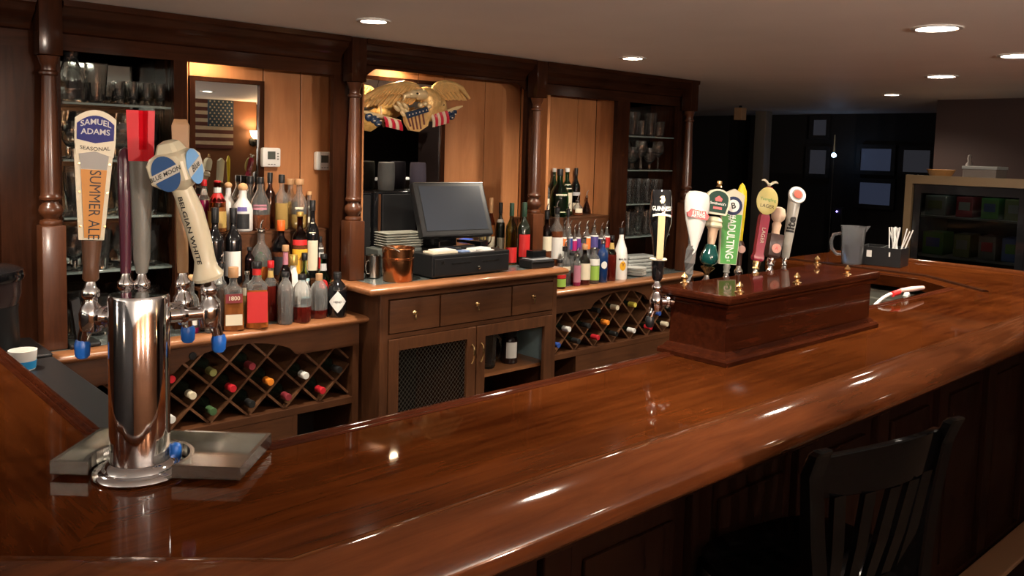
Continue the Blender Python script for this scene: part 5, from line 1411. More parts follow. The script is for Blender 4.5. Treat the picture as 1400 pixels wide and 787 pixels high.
# ---------------------------------------------------------------- drip tray
tr = thing('drip_tray', 'rectangular brushed steel drip tray behind the beer tower', 'drip tray', (0.5405, 1.4615, ZT), R(-43.5))
tl, tw_ = 0.158, 0.085
ncx, ncy, nr = -0.0253, -0.0467, 0.0795
dxn = math.sqrt(nr*nr-(tw_+ncy)**2)
a0 = math.atan2(-tw_-ncy, -dxn)
pth = [(-tl, -tw_)]
n = 20
aa0 = PI+math.asin((tw_+ncy)/nr); aa1 = -math.asin((tw_+ncy)/nr)
for i in range(n+1):
    a = aa0+(aa1-aa0)*i/n
    pth.append((ncx+nr*math.cos(a), ncy+nr*math.sin(a)))
pth += [(tl, -tw_), (tl, tw_), (-tl, tw_)]
MB().prism(pth, 0.0072, 0.0092, 'xy').build('pan', STEEL, tr)
MB().sweep(pth, [(0, 0.007), (0.0015, 0.007), (0.0015, 0.0275), (0.007, 0.0275), (0.007, 0.029), (0, 0.029)], closed=True).build('rim', STEEL, tr)
cp_ = thing('blue_drain_cap', 'blue rubber spout cap standing on the drip tray', 'cap', tuple(at(240, 610, z=1.10))[:2]+(ZT+0.0094,))
MB().lathe([(0.0095, 0), (0.010, 0.001), (0.010, 0.020), (0.008, 0.025), (0.004, 0.027), (0, 0.0275)], 16).build('cap_body', BLUECAP, cp_)
# ================================================================ TAPS OF THE TAP BOX
YT = 1.52
def boxtap(label, px_b, py_b, straight=True, z=None):
    b = at(px_b, py_b, y=YT)
    t = thing('box_tap', label, 'beer tap', (b.x, 1.4425, b.z-0.062 if z is None else z), R(90))
    faucet(t, YT-1.4425, BLACK)
    return t, Vector((b.x, YT, (b.z-0.062 if z is None else z)+0.058))
def bhandle(label, px_b, py_b, px_t, py_t, face=R(-38), lift=0.0):
    t, b = boxtap('tap with '+label.split('|')[0].replace(' tap handle', ' handle'), px_b, py_b)
    top = at(px_t, py_t, y=YT)
    return handle(t, b, top, face)
FERR = CHROME
def ferrule(h, mt=CHROME, r=0.011, z1=0.030):
    MB().lathe([(0.008, 0.001), (r, 0.004), (r*.8, 0.012), (r*1.05, 0.020), (r*.9, z1)], 14).build('ferrule', mt, h)
# stout handle on the left end of the box
bG = at(903, 355, y=1.50)
tG = thing('box_tap', 'tap at the left end of the box, black glass-shaped handle with gold harp', 'beer tap', (1.9435, 1.432, 1.218), R(150))
faucet(tG, 0.050, BLACK)
pG = Vector((1.9435+0.050*math.cos(R(150)), 1.432+0.050*math.sin(R(150)), 1.218+0.058))
tpG = at(907, 257, y=pG.y)
hG, LG = handle(tG, pG, (pG.x+0.004, pG.y, tpG.z), R(-46))
MB().lathe([(0.010, 0.001), (0.015, 0.010), (0.018, 0.045), (0.0175, 0.058), (0.010, 0.060)], 18).build('foot', BLACKG, hG)
MB().lathe([(0.024, 0.060), (0.0245, 0.063), (0.022, 0.065)], 24).build('foot_ring', CREAM, hG)
bd = MB().lathe([(0.012, 0.0655), (0.015, 0.08), (0.020, LG*.45), (0.031, LG*.62), (0.032, LG*.72), (0.027, LG*.97), (0.024, LG*.985), (0, LG*.985)], 28).build('glass_body', BLACKG, hG)
MB().prism([(-0.009, 0.066), (0.009, 0.066), (0.0095, LG*.71), (-0.0095, LG*.71)], -0.034, -0.031).build('stripe', mat('tan_stripe', (0.45, 0.34, 0.18), 0.4), hG)
MB().prism([(-0.025, LG*.700)]+[(-0.025+0.050*i/10, LG*.722+0.004*math.sin(PI*i/10)) for i in range(11)]+[(0.025, LG*.700)]+[(0.020-0.040*i/8, LG*.706+0.002*math.sin(PI*i/8)) for i in range(9)], -0.0345, -0.0305).build('cream_arc', CREAM, hG)
text('lettering', 'GUINNESS', 0.0165, PAPER, hG, wrap(0.0295, LG*.785, eps=0.002), sx=0.72, bold=0.03)
MB().prism([(-0.007, LG*.87), (-0.004, LG*.845), (0.004, LG*.845), (0.008, LG*.875), (0.004, LG*.925), (-0.004, LG*.92), (-0.008, LG*.90), (-0.001, LG*.895)], -0.0305, -0.0280).build('harp_emblem', BRASS, hG)
# 1 white flared handle with a red banner
hh, Lh = bhandle('white flared tap handle with red banner on a clear twisted stem|white flared handle with red banner', 940, 383, 955, 262)
cl = mat('silver_clear_acrylic', (0.30, 0.30, 0.30), 0.15, 0.7)
MB().loft([[(r_*math.cos(a+z*9), r_*.8*math.sin(a+z*9), z*Lh+0.002) for a in [2*PI*i/5 for i in range(5)]] for r_, z in ((.010, 0), (.014, .08), (.017, .20), (.016, .35), (.014, .48), (.012, .56))]).build('twisted_stem', cl, hh)
sharp(MB().loft([[(cx+r_*math.cos(a), -0.004+r_*.62*math.sin(a), z*Lh) for a in [2*PI*i/20 for i in range(20)]] for r_, z, cx in ((.002, .26, .008), (.011, .40, .006), (.022, .54, .004), (.032, .68, .001), (.0385, .80, 0), (.0395, .88, -.001), (.036, .96, -.002), (.026, .995, -.003), (.010, 1.005, -.003))]).build('white_body', WHITE, hh), 60)
MB().prism([(-0.031, Lh*.715), (0.029, Lh*.695), (0.033, Lh*.745), (0.024, Lh*.765), (0.021, Lh*.790), (-0.024, Lh*.800), (-0.029, Lh*.765), (-0.035, Lh*.755)], -0.0285, -0.018).build('red_banner', mat('banner_red', (0.62, 0.03, 0.03), 0.35), hh)
text('lettering', 'STELLA', 0.0125, PAPER, hh, flat(-0.0290, Lh*.765), bold=0.02); text('lettering', 'ARTOIS', 0.0125, PAPER, hh, flat(-0.0290, Lh*.728), bold=0.02)
MB().prism([(-0.014, Lh*.796), (0.014, Lh*.792), (0.010, Lh*.812), (0.004, Lh*.808), (0, Lh*.826), (-0.004, Lh*.810), (-0.010, Lh*.814)], -0.028, -0.018).build('gold_crest', BRASS, hh)
# 2 green plaque handle, wooden grip, teal base
hh, Lh = bhandle('arched dark green plaque handle over a teal ball base|arched green plaque', 966, 375, 984, 250)
MB().lathe([(0.006, 0.001), (0.008, 0.010), (0.020, 0.022), (0.022, 0.028), (0.010, 0.032)], 20).build('gold_cup', BRASS, hh)
MB().lathe([(0.012, 0.032), (0.024, 0.040), (0.0285, 0.055), (0.026, 0.070), (0.020, 0.082), (0.017, 0.096), (0.012, 0.100)], 24).build('teal_base', mat('teal_glaze', (0.004, 0.050, 0.045), 0.12, coat=1.0), hh)
MB().lathe([(0.011, 0.100), (0.013, 0.115), (0.0155, 0.145), (0.021, 0.152)], 20).build('grip', mat('pale_wood_grip', (0.58, 0.40, 0.27), 0.4), hh)
MB().lathe([(0.024, 0.153), (0.027, 0.158), (0.025, 0.165), (0.023, 0.168), (0.026, 0.173), (0.021, 0.182), (0.014, 0.186)], 24).build('ivory_collar', IVORY, hh)
arc = [(-0.034, Lh*.66), (-0.038, Lh*.75)]+[(0.038*math.cos(PI-PI*i/10), Lh*.83+0.030*math.sin(PI*i/10)) for i in range(11)]+[(0.038, Lh*.75), (0.032, Lh*.66)]
pq = MB().prism(arc, -0.010, 0.010).build('plaque', IVORY, hh)
MB().prism([(x*.84, (z-Lh*.80)*.86+Lh*.80) for x, z in arc], -0.0125, -0.0105).build('green_face', mat('deep_green_enamel', (0.010, 0.04, 0.028), 0.5, spec=0.2), pq)
text('lettering', "Smithwick's", 0.0110, PAPER, pq, flat(-0.013, Lh*.775), bold=0.01)
MB().prism([(-0.010, Lh*.80), (0.010, Lh*.80), (0.012, Lh*.83), (0, Lh*.86), (-0.012, Lh*.83)], -0.0135, -0.0126).build('red_crest', mat('banner_red', (0, 0, 0)), pq)
MB().prism([(-0.014, Lh*.715), (0.014, Lh*.715), (0.014, Lh*.74), (-0.014, Lh*.74)], -0.0135, -0.0126).build('red_strip', mat('banner_red', (0, 0, 0)), pq)
MB().lathe([(0.010, Lh*.955), (0.008, Lh*.965), (0.006, Lh*.985), (0.009, Lh*.99), (0.008, Lh*1.02), (0, Lh*1.02)], 14).build('gold_finial', BRASS, hh)
# 3 green hashtag board
hh, Lh = bhandle('flat green lettered board handle with round badge|green lettered board', 993, 372, 1003, 258)
ferrule(hh, GREYP)
brd = MB().prism([(-0.028, 0.030), (0.028, 0.030), (0.037, Lh*.93), (0.003, Lh*1.0), (-0.037, Lh*.93)], -0.007, 0.008)
brd = brd.build('board', mat('board_cream', (0.52, 0.48, 0.36), 0.45), hh)
GB = mat('board_green', (0.06, 0.26, 0.05), 0.45, spec=0.25)
MB().prism([(-0.026, 0.032), (0.026, 0.032), (0.0325, Lh*.70), (-0.0325, Lh*.70)], -0.0083, -0.0071).build('green_panel', GB, brd)
text('lettering', '#ADULTING', 0.036, PAPER, brd, flat(-0.0086, Lh*.44), rot=-PI/2, sx=0.72, bold=0.015)
text('lettering', 'IPA', 0.008, PAPER, brd, flat(-0.0086, 0.042))
MB().lathe([(0.0300, -0.0085), (0.0300, -0.0105), (0, -0.0107)], 28, (0, 0, Lh*.80), axis='y').build('badge', mat('badge_navy', (0.012, 0.02, 0.07), 0.5, spec=0.2), brd)
MB().lathe([(0.0200, -0.0108), (0.0200, -0.0116), (0, -0.0118)], 28, (0, 0, Lh*.80), axis='y').build('badge_disc', PAPER, brd)
text('lettering', 'B', 0.027, INK, brd, flat(-0.0121, Lh*.80), sx=1.0, rot=0.25, bold=0.03)
# 4 yellow handle behind
hh, Lh = bhandle('yellow tap handle with brown round badge behind the green board|yellow handle', 1010, 362, 1015, 250)
hh.location.y += 0.0
MB().loft([[(r_*math.cos(a), d_*math.sin(a), z*Lh) for a in [2*PI*i/16 for i in range(16)]] for r_, d_, z in ((.008, .006, .30), (.010, .008, .42), (.014, .009, .60), (.017, .010, .80), (.0155, .010, .90), (.008, .006, .97), (.001, .001, 1.0))]).build('yellow_body', mat('bright_yellow', (0.70, 0.54, 0.02), 0.35, coat=0.1), hh)
MB().lathe([(0.008, 0.002), (0.009, Lh*.12), (0.012, Lh*.20), (0.015, Lh*.26), (0.010, Lh*.31)], 16).build('brown_base', mat('dark_brown_paint', (0.035, 0.014, 0.010), 0.35), hh)
MB().lathe([(0.0125, -0.012), (0.0125, -0.0145), (0, -0.015)], 22, (0.003, 0, Lh*.21), axis='y').build('round_badge', mat('badge_pink_brown', (0.40, 0.22, 0.18), 0.4), hh)
# 5 maroon lager handle with oval and eagle
hh, Lh = bhandle('maroon tap handle with cream oval and small flying eagle|cream oval and maroon shaft', 1033, 367, 1053, 246)
ferrule(hh, BRASS, 0.013)
MR = mat('maroon_enamel', (0.22, 0.008, 0.03), 0.22, coat=0.6)
MB().loft([[(-w_, -d_, z), (w_, -d_, z), (w_, d_, z), (-w_, d_, z)] for w_, d_, z in ((.013, .012, .030), (.017, .014, .036), (.018, .014, .045), (.014, .012, .055), (.0165, .013, Lh*.58), (.012, .010, Lh*.62), (.014, .012, Lh*.66), (.015, .013, Lh*.88), (.009, .009, Lh*.92))]).build('shaft', MR, hh)
text('lettering', 'LAGER', 0.018, mat('flag_cream', (0, 0, 0)), hh, flat(-0.0142, Lh*.38), rot=-PI/2, sx=1.0)
MB().lathe([(0.030, -0.013), (0.031, -0.017), (0.027, -0.020), (0, -0.0205)], 30, (-0.004, 0, 0), axis='y', M=Matrix.Translation((0, 0, Lh*.76)) @ Matrix.Diagonal((1.2, 1, 1.50, 1))).build('oval_plate', mat('cream_gold', (0.50, 0.42, 0.15), 0.4), hh)
text('lettering', 'Yuengling', 0.0145, mat('label_green', (0, 0, 0)), hh, flat(-0.0210, Lh*.775, -0.004)); text('lettering', 'LAGER', 0.0165, INK, hh, flat(-0.0210, Lh*.70, -0.004))
mb = MB(); mb.sphere((0, 0, Lh*.945), (0.006, 0.010, 0.006))
eagle_ = mb.build('eagle_body', IVORY, hh)
for s in (-1, 1):
    MB().loft([[(s*x, -0.004, z), (s*x, 0.004, z+.001), (s*x, 0.004, z-w_), (s*x, -0.004, z-w_)] for x, z, w_ in ((.002, Lh*.955, .008), (.010, Lh*.985, .009), (.020, Lh*1.0, .007), (.028, Lh*.985, .003))]).build('eagle_wing', IVORY, eagle_)
# 6 brown keg handle with wooden mushroom top
hh, Lh = bhandle('brown square tap handle with round badge and pale wooden mushroom top|wooden mushroom top', 1053, 362, 1066, 283)
ferrule(hh, CHROME, 0.014)
MB().loft([[(-w_, -w_, z), (w_, -w_, z), (w_, w_, z), (-w_, w_, z)] for w_, z in ((.017, .030), (.021, .038), (.023, Lh*.52), (.021, Lh*.54))]).build('brown_block', mat('dark_brown_paint', (0, 0, 0)), hh)
MB().lathe([(0.0165, -0.0225), (0.0165, -0.025), (0, -0.0255)], 24, (0.002, 0, Lh*.30), axis='y').build('round_badge', mat('badge_red_ring', (0.55, 0.24, 0.18), 0.4), hh)
text('lettering', 'A', 0.018, mat('banner_red', (0, 0, 0)), hh, flat(-0.0258, Lh*.30, 0.002))
MB().lathe([(0.014, Lh*.54), (0.013, Lh*.60), (0.016, Lh*.70), (0.012, Lh*.745)], 18).build('neck', mat('pale_wood_grip', (0, 0, 0)), hh)
MB().lathe([(0.012, Lh*.745), (0.022, Lh*.80), (0.025, Lh*.88), (0.019, Lh*.97), (0.008, Lh*1.0), (0, Lh*1.0)], 22).build('mushroom_top', mat('pale_wood_top', (0.66, 0.50, 0.36), 0.35, coat=0.3), hh)
# 7 grey-white round handle cut obliquely
hh, Lh = bhandle('long pale grey tap handle with red round emblem on slanted top|pale grey cylinder', 1072, 362, 1089, 256)
ferrule(hh, CHROME, 0.010)
MB().lathe([(0.011, 0.028), (0.013, 0.034), (0.022, Lh*.86), (0.0235, Lh*.90)], 26).build('cylinder', mat('pale_grey_paint', (0.40, 0.385, 0.34), 0.3, coat=0.3), hh)
Mf = Matrix.Translation((0, 0, Lh*.90)) @ Matrix.Rotation(R(52), 4, 'X')
MB().sphere((0, 0, Lh*.895), (0.0240, 0.0235, 0.014)).build('crown', mat('pale_grey_paint', (0, 0, 0)), hh)
dsk = MB().lathe([(0.030, -0.004), (0.0315, 0.002), (0.030, 0.008), (0, 0.0085)], 30, M=Matrix.Translation((0, -0.012, Lh*.895)) @ Matrix.Rotation(R(72), 4, 'X')).build('white_disc', WHITE, hh)
MB().lathe([(0.019, 0.0088), (0.019, 0.0098), (0, 0.010)], 26, M=Matrix.Translation((0, -0.012, Lh*.895)) @ Matrix.Rotation(R(72), 4, 'X')).build('grey_ring', GREYP, dsk)
MB().lathe([(0.0145, 0.0101), (0.0145, 0.011), (0, 0.0112)], 26, M=Matrix.Translation((0, -0.012, Lh*.895)) @ Matrix.Rotation(R(72), 4, 'X')).build('red_emblem', mat('coral_red', (0.70, 0.08, 0.05), 0.35), dsk)
text('lettering', 'lite', 0.036, INK, hh, wrap(0.0190, Lh*.52, a0=-0.25, eps=0.0015), rot=PI/2, sx=1.25, bold=0.04)

# ================================================================ RIGHT END OF THE BAR
pt = thing('beer_pitcher', 'empty cloudy plastic beer pitcher at the far end of the bar', 'pitcher', (4.43, 2.10, ZT), R(120))
MB().lathe([(0, 0.0006), (0.048, 0.0006), (0.052, 0.006), (0.062, 0.19), (0.066, 0.205), (0.063, 0.205), (0.058, 0.19), (0.049, 0.010), (0, 0.010)], 32, mod=lambda a, z: 1+0.012*math.cos(16*a)).build('body', FROST, pt)
MB().tube([(0.055, 0, 0.05), (0.080, 0, 0.05), (0.105, 0, 0.08), (0.110, 0, 0.12), (0.098, 0, 0.155), (0.060, 0, 0.165)], [0.008, 0.009, 0.010, 0.010, 0.010, 0.008], 10).build('handle', FROST, pt)
MB().loft([[(-0.060, -0.025, 0.175), (-0.060, 0.025, 0.175), (-0.066, 0.0, 0.178)], [(-0.062, -0.022, 0.206), (-0.062, 0.022, 0.206), (-0.084, 0.0, 0.210)]]).build('pouring_lip', FROST, pt)
nh = thing('bar_caddy', 'black bar caddy holding straws and napkins at the far bar end', 'caddy', (4.56, 1.985, ZT), R(8))
mb = MB()
mb.box(-0.075, 0.075, -0.105, 0.105, 0.001, 0.005)
for b in ((-0.075, -0.071, -0.105, 0.105), (0.071, 0.075, -0.105, 0.105), (-0.071, 0.071, -0.105, -0.101), (-0.071, 0.071, 0.101, 0.105), (-0.071, 0.071, -0.002, 0.002)):
    mb.box(b[0], b[1], b[2], b[3], 0.005, 0.10)
mb.build('tray', BLACK, nh)
MB().box(-0.0768, -0.0752, 0.042, 0.068, 0.045, 0.080).build('white_label', PAPER, nh)
MB().box(-0.0768, -0.0752, -0.052, -0.045, 0.055, 0.078).build('white_mark', PAPER, nh)
STW = mat('straw_white', (0.80, 0.80, 0.78), 0.4)
s0 = None
rnd_ = random.Random(5)
def strawmesh():
    return MB().lathe([(0.0032, 0), (0.0032, 0.20), (0.0026, 0.20), (0.0026, 0)], 8, close=True)
for k in range(16):
    if s0 is None: s0 = strawmesh().build('drinking_straw', STW); o = s0
    else: o = s0.copy(); COL.objects.link(o)
    fan = [-0.34, -0.22, 0.30, 0.36][k] if k < 4 else rnd_.uniform(-0.12, 0.20)
    o.location = Vector((4.56, 1.985, ZT+0.008))+Vector((rnd_.uniform(-.03, .03), -0.055+(k-8)*0.003, 0))
    o.rotation_euler = (fan, rnd_.uniform(-.10, .10), 0)
    tag(o, 'white drinking straw standing in the black bar caddy', 'straw', 'white straws in the bar caddy')
# soda gun on the inner edge
sg = thing('soda_gun', 'soda gun with white hose and red collar lying on the bar edge by the gap', 'soda gun', (3.33, 1.425, ZT+0.014), 0)
pts = [at(px, py, y=1.44)-Vector((3.33, 1.425, ZT+0.014)) for px, py in ((1195, 418), (1200, 413), (1207, 407), (1216, 402), (1222, 401))]
MB().tube(pts, 0.0065, 10).build('hose', WHITE, sg)
a = at(1220, 402, y=1.435)-Vector((3.33, 1.425, ZT+0.014)); b = at(1229, 399, y=1.435)-Vector((3.33, 1.425, ZT+0.014))
MB().tube([a, b], 0.011, 12).build('red_collar', mat('banner_red', (0, 0, 0)), sg)
a = at(1231, 397, y=1.43)-Vector((3.33, 1.425, ZT+0.014)); b = at(1262, 393, y=1.43)-Vector((3.33, 1.425, ZT+0.014))
MB().tube([a, (a+b)/2, b], [0.008, 0.011, 0.008], 12).build('nozzle', mat('pinkish_plastic', (0.70, 0.50, 0.44), 0.4), sg)
cone = at(1243, 394, y=1.45)
cg = tag(MB().lathe([(0.016, 0.0), (0.002, 0.034), (0, 0.035)], 12).build('white_cone', WHITE, loc=(cone.x, 1.458, ZT+0.0)), 'small white cone standing behind the soda gun', 'cone')

# ================================================================ LEFT END: blender jar, cup, holster
bl = thing('coffee_grinder', 'black appliance with glossy lid on the small cabinet at the far left', 'appliance', (0.520, 2.915, 0.9855))
MB().lathe([(0.105, 0.001), (0.112, 0.01), (0.108, 0.12), (0.110, 0.14)], 36).build('base', BLACK, bl)
MB().lathe([(0.109, 0.1405), (0.118, 0.17), (0.118, 0.215)], 36).build('bowl', mat('dark_smoked_plastic', (0.03, 0.02, 0.02), 0.2), bl)
MB().lathe([(0.124, 0.2155), (0.128, 0.225), (0.124, 0.245), (0.10, 0.255), (0, 0.258)], 36).build('lid', BLACKG, bl)
cupx = at(32, 490, y=2.72)
cu_ = thing('paper_cup', 'white and blue paper cup on its side peeking out at the left bar edge', 'cup', (0.575, 2.62, 0.985))
MB().lathe([(0.030, 0), (0.031, 0.001), (0.036, 0.055), (0.034, 0.055), (0.029, 0.003), (0, 0.003)], 22).build('cup_body', PAPER, cu_)
MB().lathe([(0.0316, 0.004), (0.0339, 0.026), (0.0343, 0.026), (0.032, 0.004)], 22, close=True).build('blue_band', mat('cyan_print', (0.02, 0.25, 0.55), 0.4), cu_)
scb = thing('side_cabinet', 'small dark cabinet at the end of the left bar wing', 'cabinet', (0.15, 2.78, 0))
MB().box(0, 0.53, 0.005, 0.25, 0.05, 0.955, 0.004).build('body', FRAME, scb)
MB().box(-0.01, 0.54, -0.005, 0.26, 0.9555, 0.985, 0.006).build('top', BLACK, scb)
MB().box(0.02, 0.51, 0.02, 0.23, 0, 0.05).build('plinth', BLACK, scb)
# dark stand holding the cup below the bar edge
ub = thing('underbar_shelf', 'dark speed rail shelf below the left wing of the bar', 'shelf', (0.58, 2.3, 0))
MB().box(-0.07, 0.10, -0.45, 0.43, 0.955, 0.984, 0.004).build('top', BLACK, ub)
for yy in (-0.43, 0.38): MB().box(-0.06, -0.03, yy, yy+0.03, 0, 0.955).build('leg', BLACK, ub); MB().box(0.06, 0.09, yy, yy+0.03, 0, 0.955).build('leg', BLACK, ub)
# black holder on the left worktop
bh = thing('paper_towel_stand', 'black upright stand with a flat foot on the left worktop', 'stand', (0.875, 3.15, 0.911))
MB().box(-0.05, 0.05, -0.05, 0.05, 0.001, 0.016, 0.006).build('foot', BLACK, bh)
MB().loft([[(-.018, -.015, .016), (.018, -.015, .016), (.018, .015, .016), (-.018, .015, .016)], [(-.036, -.012, .16), (-.010, -.012, .17), (-.010, .012, .17), (-.036, .012, .16)]]).build('upright', BLACK, bh)

# ================================================================ BAR STOOL
BK = mat('black_lacquer', (0.0015, 0.0013, 0.0013), 0.4, coat=0.35, spec=0.0)
stl = thing('bar_stool', 'black lacquered bar stool with slatted curved back in front of the bar', 'bar stool', (1.66, 0.86, 0), R(-11))
# local: back towards -y, seat centre at the origin
lt = Vector(at(1108, 612, z=1.09)); rt = Vector(at(1302, 567, z=1.10))
inv = Matrix.Rotation(R(11), 4, 'Z') @ Matrix.Translation((-1.66, -0.86, 0))
lt = inv @ lt; rt = inv @ rt
yb_ = (lt.y+rt.y)/2
hw_ = (rt.x-lt.x)/2; cx_ = (rt.x+lt.x)/2
for s in (-1, 1):
    xx = cx_+s*hw_
    sec = []
    for z, y, x, w_, d_ in ((0.0, yb_-0.12, xx-s*0.020, .017, .018), (0.40, yb_-0.03, xx-s*0.050, .019, .020), (0.72, yb_+0.015, xx-s*0.052, .021, .021), (0.90, yb_+0.015, xx-s*0.026, .020, .017), (1.04, yb_+0.005, xx, .019, .014), (1.085, yb_-0.012, xx+s*0.002, .020, .013), (1.098, yb_-0.022, xx+s*0.003, .017, .010)):
        sec.append([(x-w_, y-d_, z), (x+w_, y-d_, z), (x+w_, y+d_, z), (x-w_, y+d_, z)])
    o = MB().loft(sec).build('back_leg', BK, stl, smooth=False); o.modifiers.new('b', 'BEVEL').width = 0.004
def yarc(f, depth=0.045): return -depth*math.sin(PI*f)
sec = []
n = 14
for i in range(n+1):
    f = i/n; x = cx_-hw_+0.012+(2*hw_-0.024)*f; y = yb_+0.012+yarc(f)
    zt_ = 1.070+0.018*math.sin(PI*f); zb_ = 0.985+0.006*math.sin(PI*f)
    sec.append([(x, y-0.010, zt_), (x, y+0.010, zt_-0.002), (x, y+0.022, zb_), (x, y+0.004, zb_-0.002)])
o = MB().loft(sec).build('crest_rail', BK, stl); sharp(o, 40); o.modifiers.new('b', 'BEVEL').width = 0.003
for i in range(5):
    f = (i+1)/6; x = cx_-hw_+2*hw_*f; xb = cx_+(x-cx_)*0.74
    yt_ = yb_+0.020+yarc(f)
    sec = [[(px_-w_, y-0.006, z), (px_+w_, y-0.006, z), (px_+w_, y+0.006, z), (px_-w_, y+0.006, z)] for px_, y, z, w_ in ((xb, yb_+0.030, 0.745, .014), ((x+xb)/2, yb_+0.020+yarc(f)*.5, 0.87, .018), (x, yt_, 0.99, .017))]
    MB().loft(sec).build('slat', BK, stl, smooth=False)
so = MB()
ring = []
for z, g in ((0.735, .96), (0.742, 1.0), (0.762, 1.0), (0.768, .95)):
    ring.append([(cx_+0.225*g*math.copysign(abs(math.cos(a))**.6, math.cos(a)), yb_+0.170+0.165*g*math.copysign(abs(math.sin(a))**.6, math.sin(a)), z) for a in [2*PI*i/32 for i in range(32)]])
so.loft(ring).build('seat', BK, stl)
for s in (-1, 1):
    MB().tube([(cx_+s*0.17, yb_+0.30, 0.735), (cx_+s*0.20, yb_+0.33, 0.30), (cx_+s*0.205, yb_+0.34, 0.0)], [0.020, 0.018, 0.014], 12).build('front_leg', BK, stl)
    MB().tube([(cx_+s*0.19, yb_-0.03, 0.35), (cx_+s*0.20, yb_+0.325, 0.33)], 0.011, 10).build('stretcher', BK, stl)
MB().tube([(cx_-0.20, yb_+0.33, 0.28), (cx_+0.20, yb_+0.33, 0.28)], 0.013, 10).build('stretcher', BK, stl)
MB().tube([(cx_-0.19, yb_-0.03, 0.42), (cx_+0.19, yb_-0.03, 0.42)], 0.011, 10).build('stretcher', BK, stl)

# ================================================================ FAR RIGHT: display cooler, door panes, posts
XC = 5.7
cf = mat('cooler_frame_tan', (0.13, 0.085, 0.045), 0.4, bump=0.02)
ck = thing('display_cooler', 'low glass-front display cooler with tan frame beyond the bar end', 'display cooler', (XC, 0, 0))
y1 = at(1235.5, 300, x=XC).y; zt = at(1235.5, 238.5, x=XC).z
y0_ = y1-2.1
MB().box(0.03, 0.75, y0_, y1, 0.10, zt-0.02).build('back_case', BLACKG, ck) if False else None
mb = MB()
mb.box(0.70, 0.74, y0_, y1, 0.06, zt-0.03).box(0.02, 0.70, y0_, y1, zt-0.03, zt-0.012).box(0.02, 0.70, y0_, y1, 0.0, 0.10)
mb.box(0.02, 0.70, y1-0.02, y1-0.002, 0.10, zt-0.03).box(0.02, 0.70, y0_, y0_+0.02, 0.10, zt-0.03)
mb.build('case', BLACK, ck)
mb = MB()
mb.box(-0.01, 0.02, y0_, y1, zt-0.055, zt).box(-0.01, 0.02, y1-0.045, y1, 0.0, zt-0.055).box(-0.01, 0.02, y0_, y0_+0.045, 0.0, zt-0.055)
mb.build('front_frame', cf, ck)
for k in range(3):
    ya, yb2 = y1-0.055-(k+1)*0.665, y1-0.055-k*0.665
    mb = MB()
    mb.box(0.0, 0.018, ya, ya+0.045, 0.10, zt-0.058).box(0.0, 0.018, yb2-0.045, yb2-0.002, 0.10, zt-0.058).box(0.0, 0.018, ya+0.045, yb2-0.045, zt-0.115, zt-0.058).box(0.0, 0.018, ya+0.045, yb2-0.045, 0.10, 0.15)
    d = mb.build('door', BLACKG, ck)
    MB().box(0.006, 0.010, ya+0.045, yb2-0.045, 0.15, zt-0.115).build('glass_pane', mat('cooler_glass', (0.9, 0.95, 0.95), 0.02, trans=1.0, ior=1.2), d)
for j, z in enumerate((1.02, 1.28)):
    MB().box(0.08, 0.68, y0_+0.03, y1-0.03, z-0.012, z).build('shelf', mat('grey_shelf', (0.3, 0.3, 0.28), 0.5), ck)
# products in the cooler
PC = [mat('pack_'+n, c, 0.5) for n, c in (('green', (0.10, 0.30, 0.08)), ('red', (0.40, 0.05, 0.06)), ('grey', (0.35, 0.36, 0.33)), ('blue', (0.08, 0.14, 0.35)), ('white', (0.6, 0.6, 0.55)), ('olive', (0.25, 0.28, 0.12)))]
PN = ('green', 'dark red', 'grey', 'blue', 'white', 'olive')
pk = {}
yy = y1-0.14; i = 0
for z, hgt, rowname in ((1.0205, 0.15, 'lower'), (1.2805, 0.13, 'upper')):
    yy = y1-0.14; i = 0
    while yy > y0_+0.15 and i < 8:
        ci = (i*5+(0 if rowname == 'lower' else 2)) % 6
        w_ = 0.10 if i % 3 else 0.13
        t = thing('drinks_carton', '%s drinks carton on the %s cooler shelf, number %d from the left door edge' % (PN[ci], rowname, i+1), 'carton', (XC+0.22, yy, z))
        t['label'] = '%s drinks carton on the %s cooler shelf, %s' % (PN[ci], rowname, ['nearest its left end', 'second from its left end', 'third from its left end', 'fourth from its left end', 'fifth from its left end', 'sixth from its left end', 'seventh from its left end', 'farthest to the right'][i])
        MB().box(-0.08, 0.10, -w_/2, w_/2, 0.0006, hgt, 0.004).build('carton', PC[ci], t)
        MB().box(-0.082, -0.0803, -w_/3, w_/3, hgt*.35, hgt*.75).build('front_label', PC[(ci+3) % 6], t)
        yy -= w_+0.05; i += 1
ld = bpy.data.lights.new('cooler_lamp', 'AREA'); ld.shape = 'RECTANGLE'; ld.size = 0.05; ld.size_y = 1.9; ld.energy = 0.06; ld.color = (0.85, 1.0, 0.85)
lo = bpy.data.objects.new('cooler_lamp', ld); COL.objects.link(lo); lo.parent = ck; lo.location = (0.12, (y0_+y1)/2, zt-0.05)
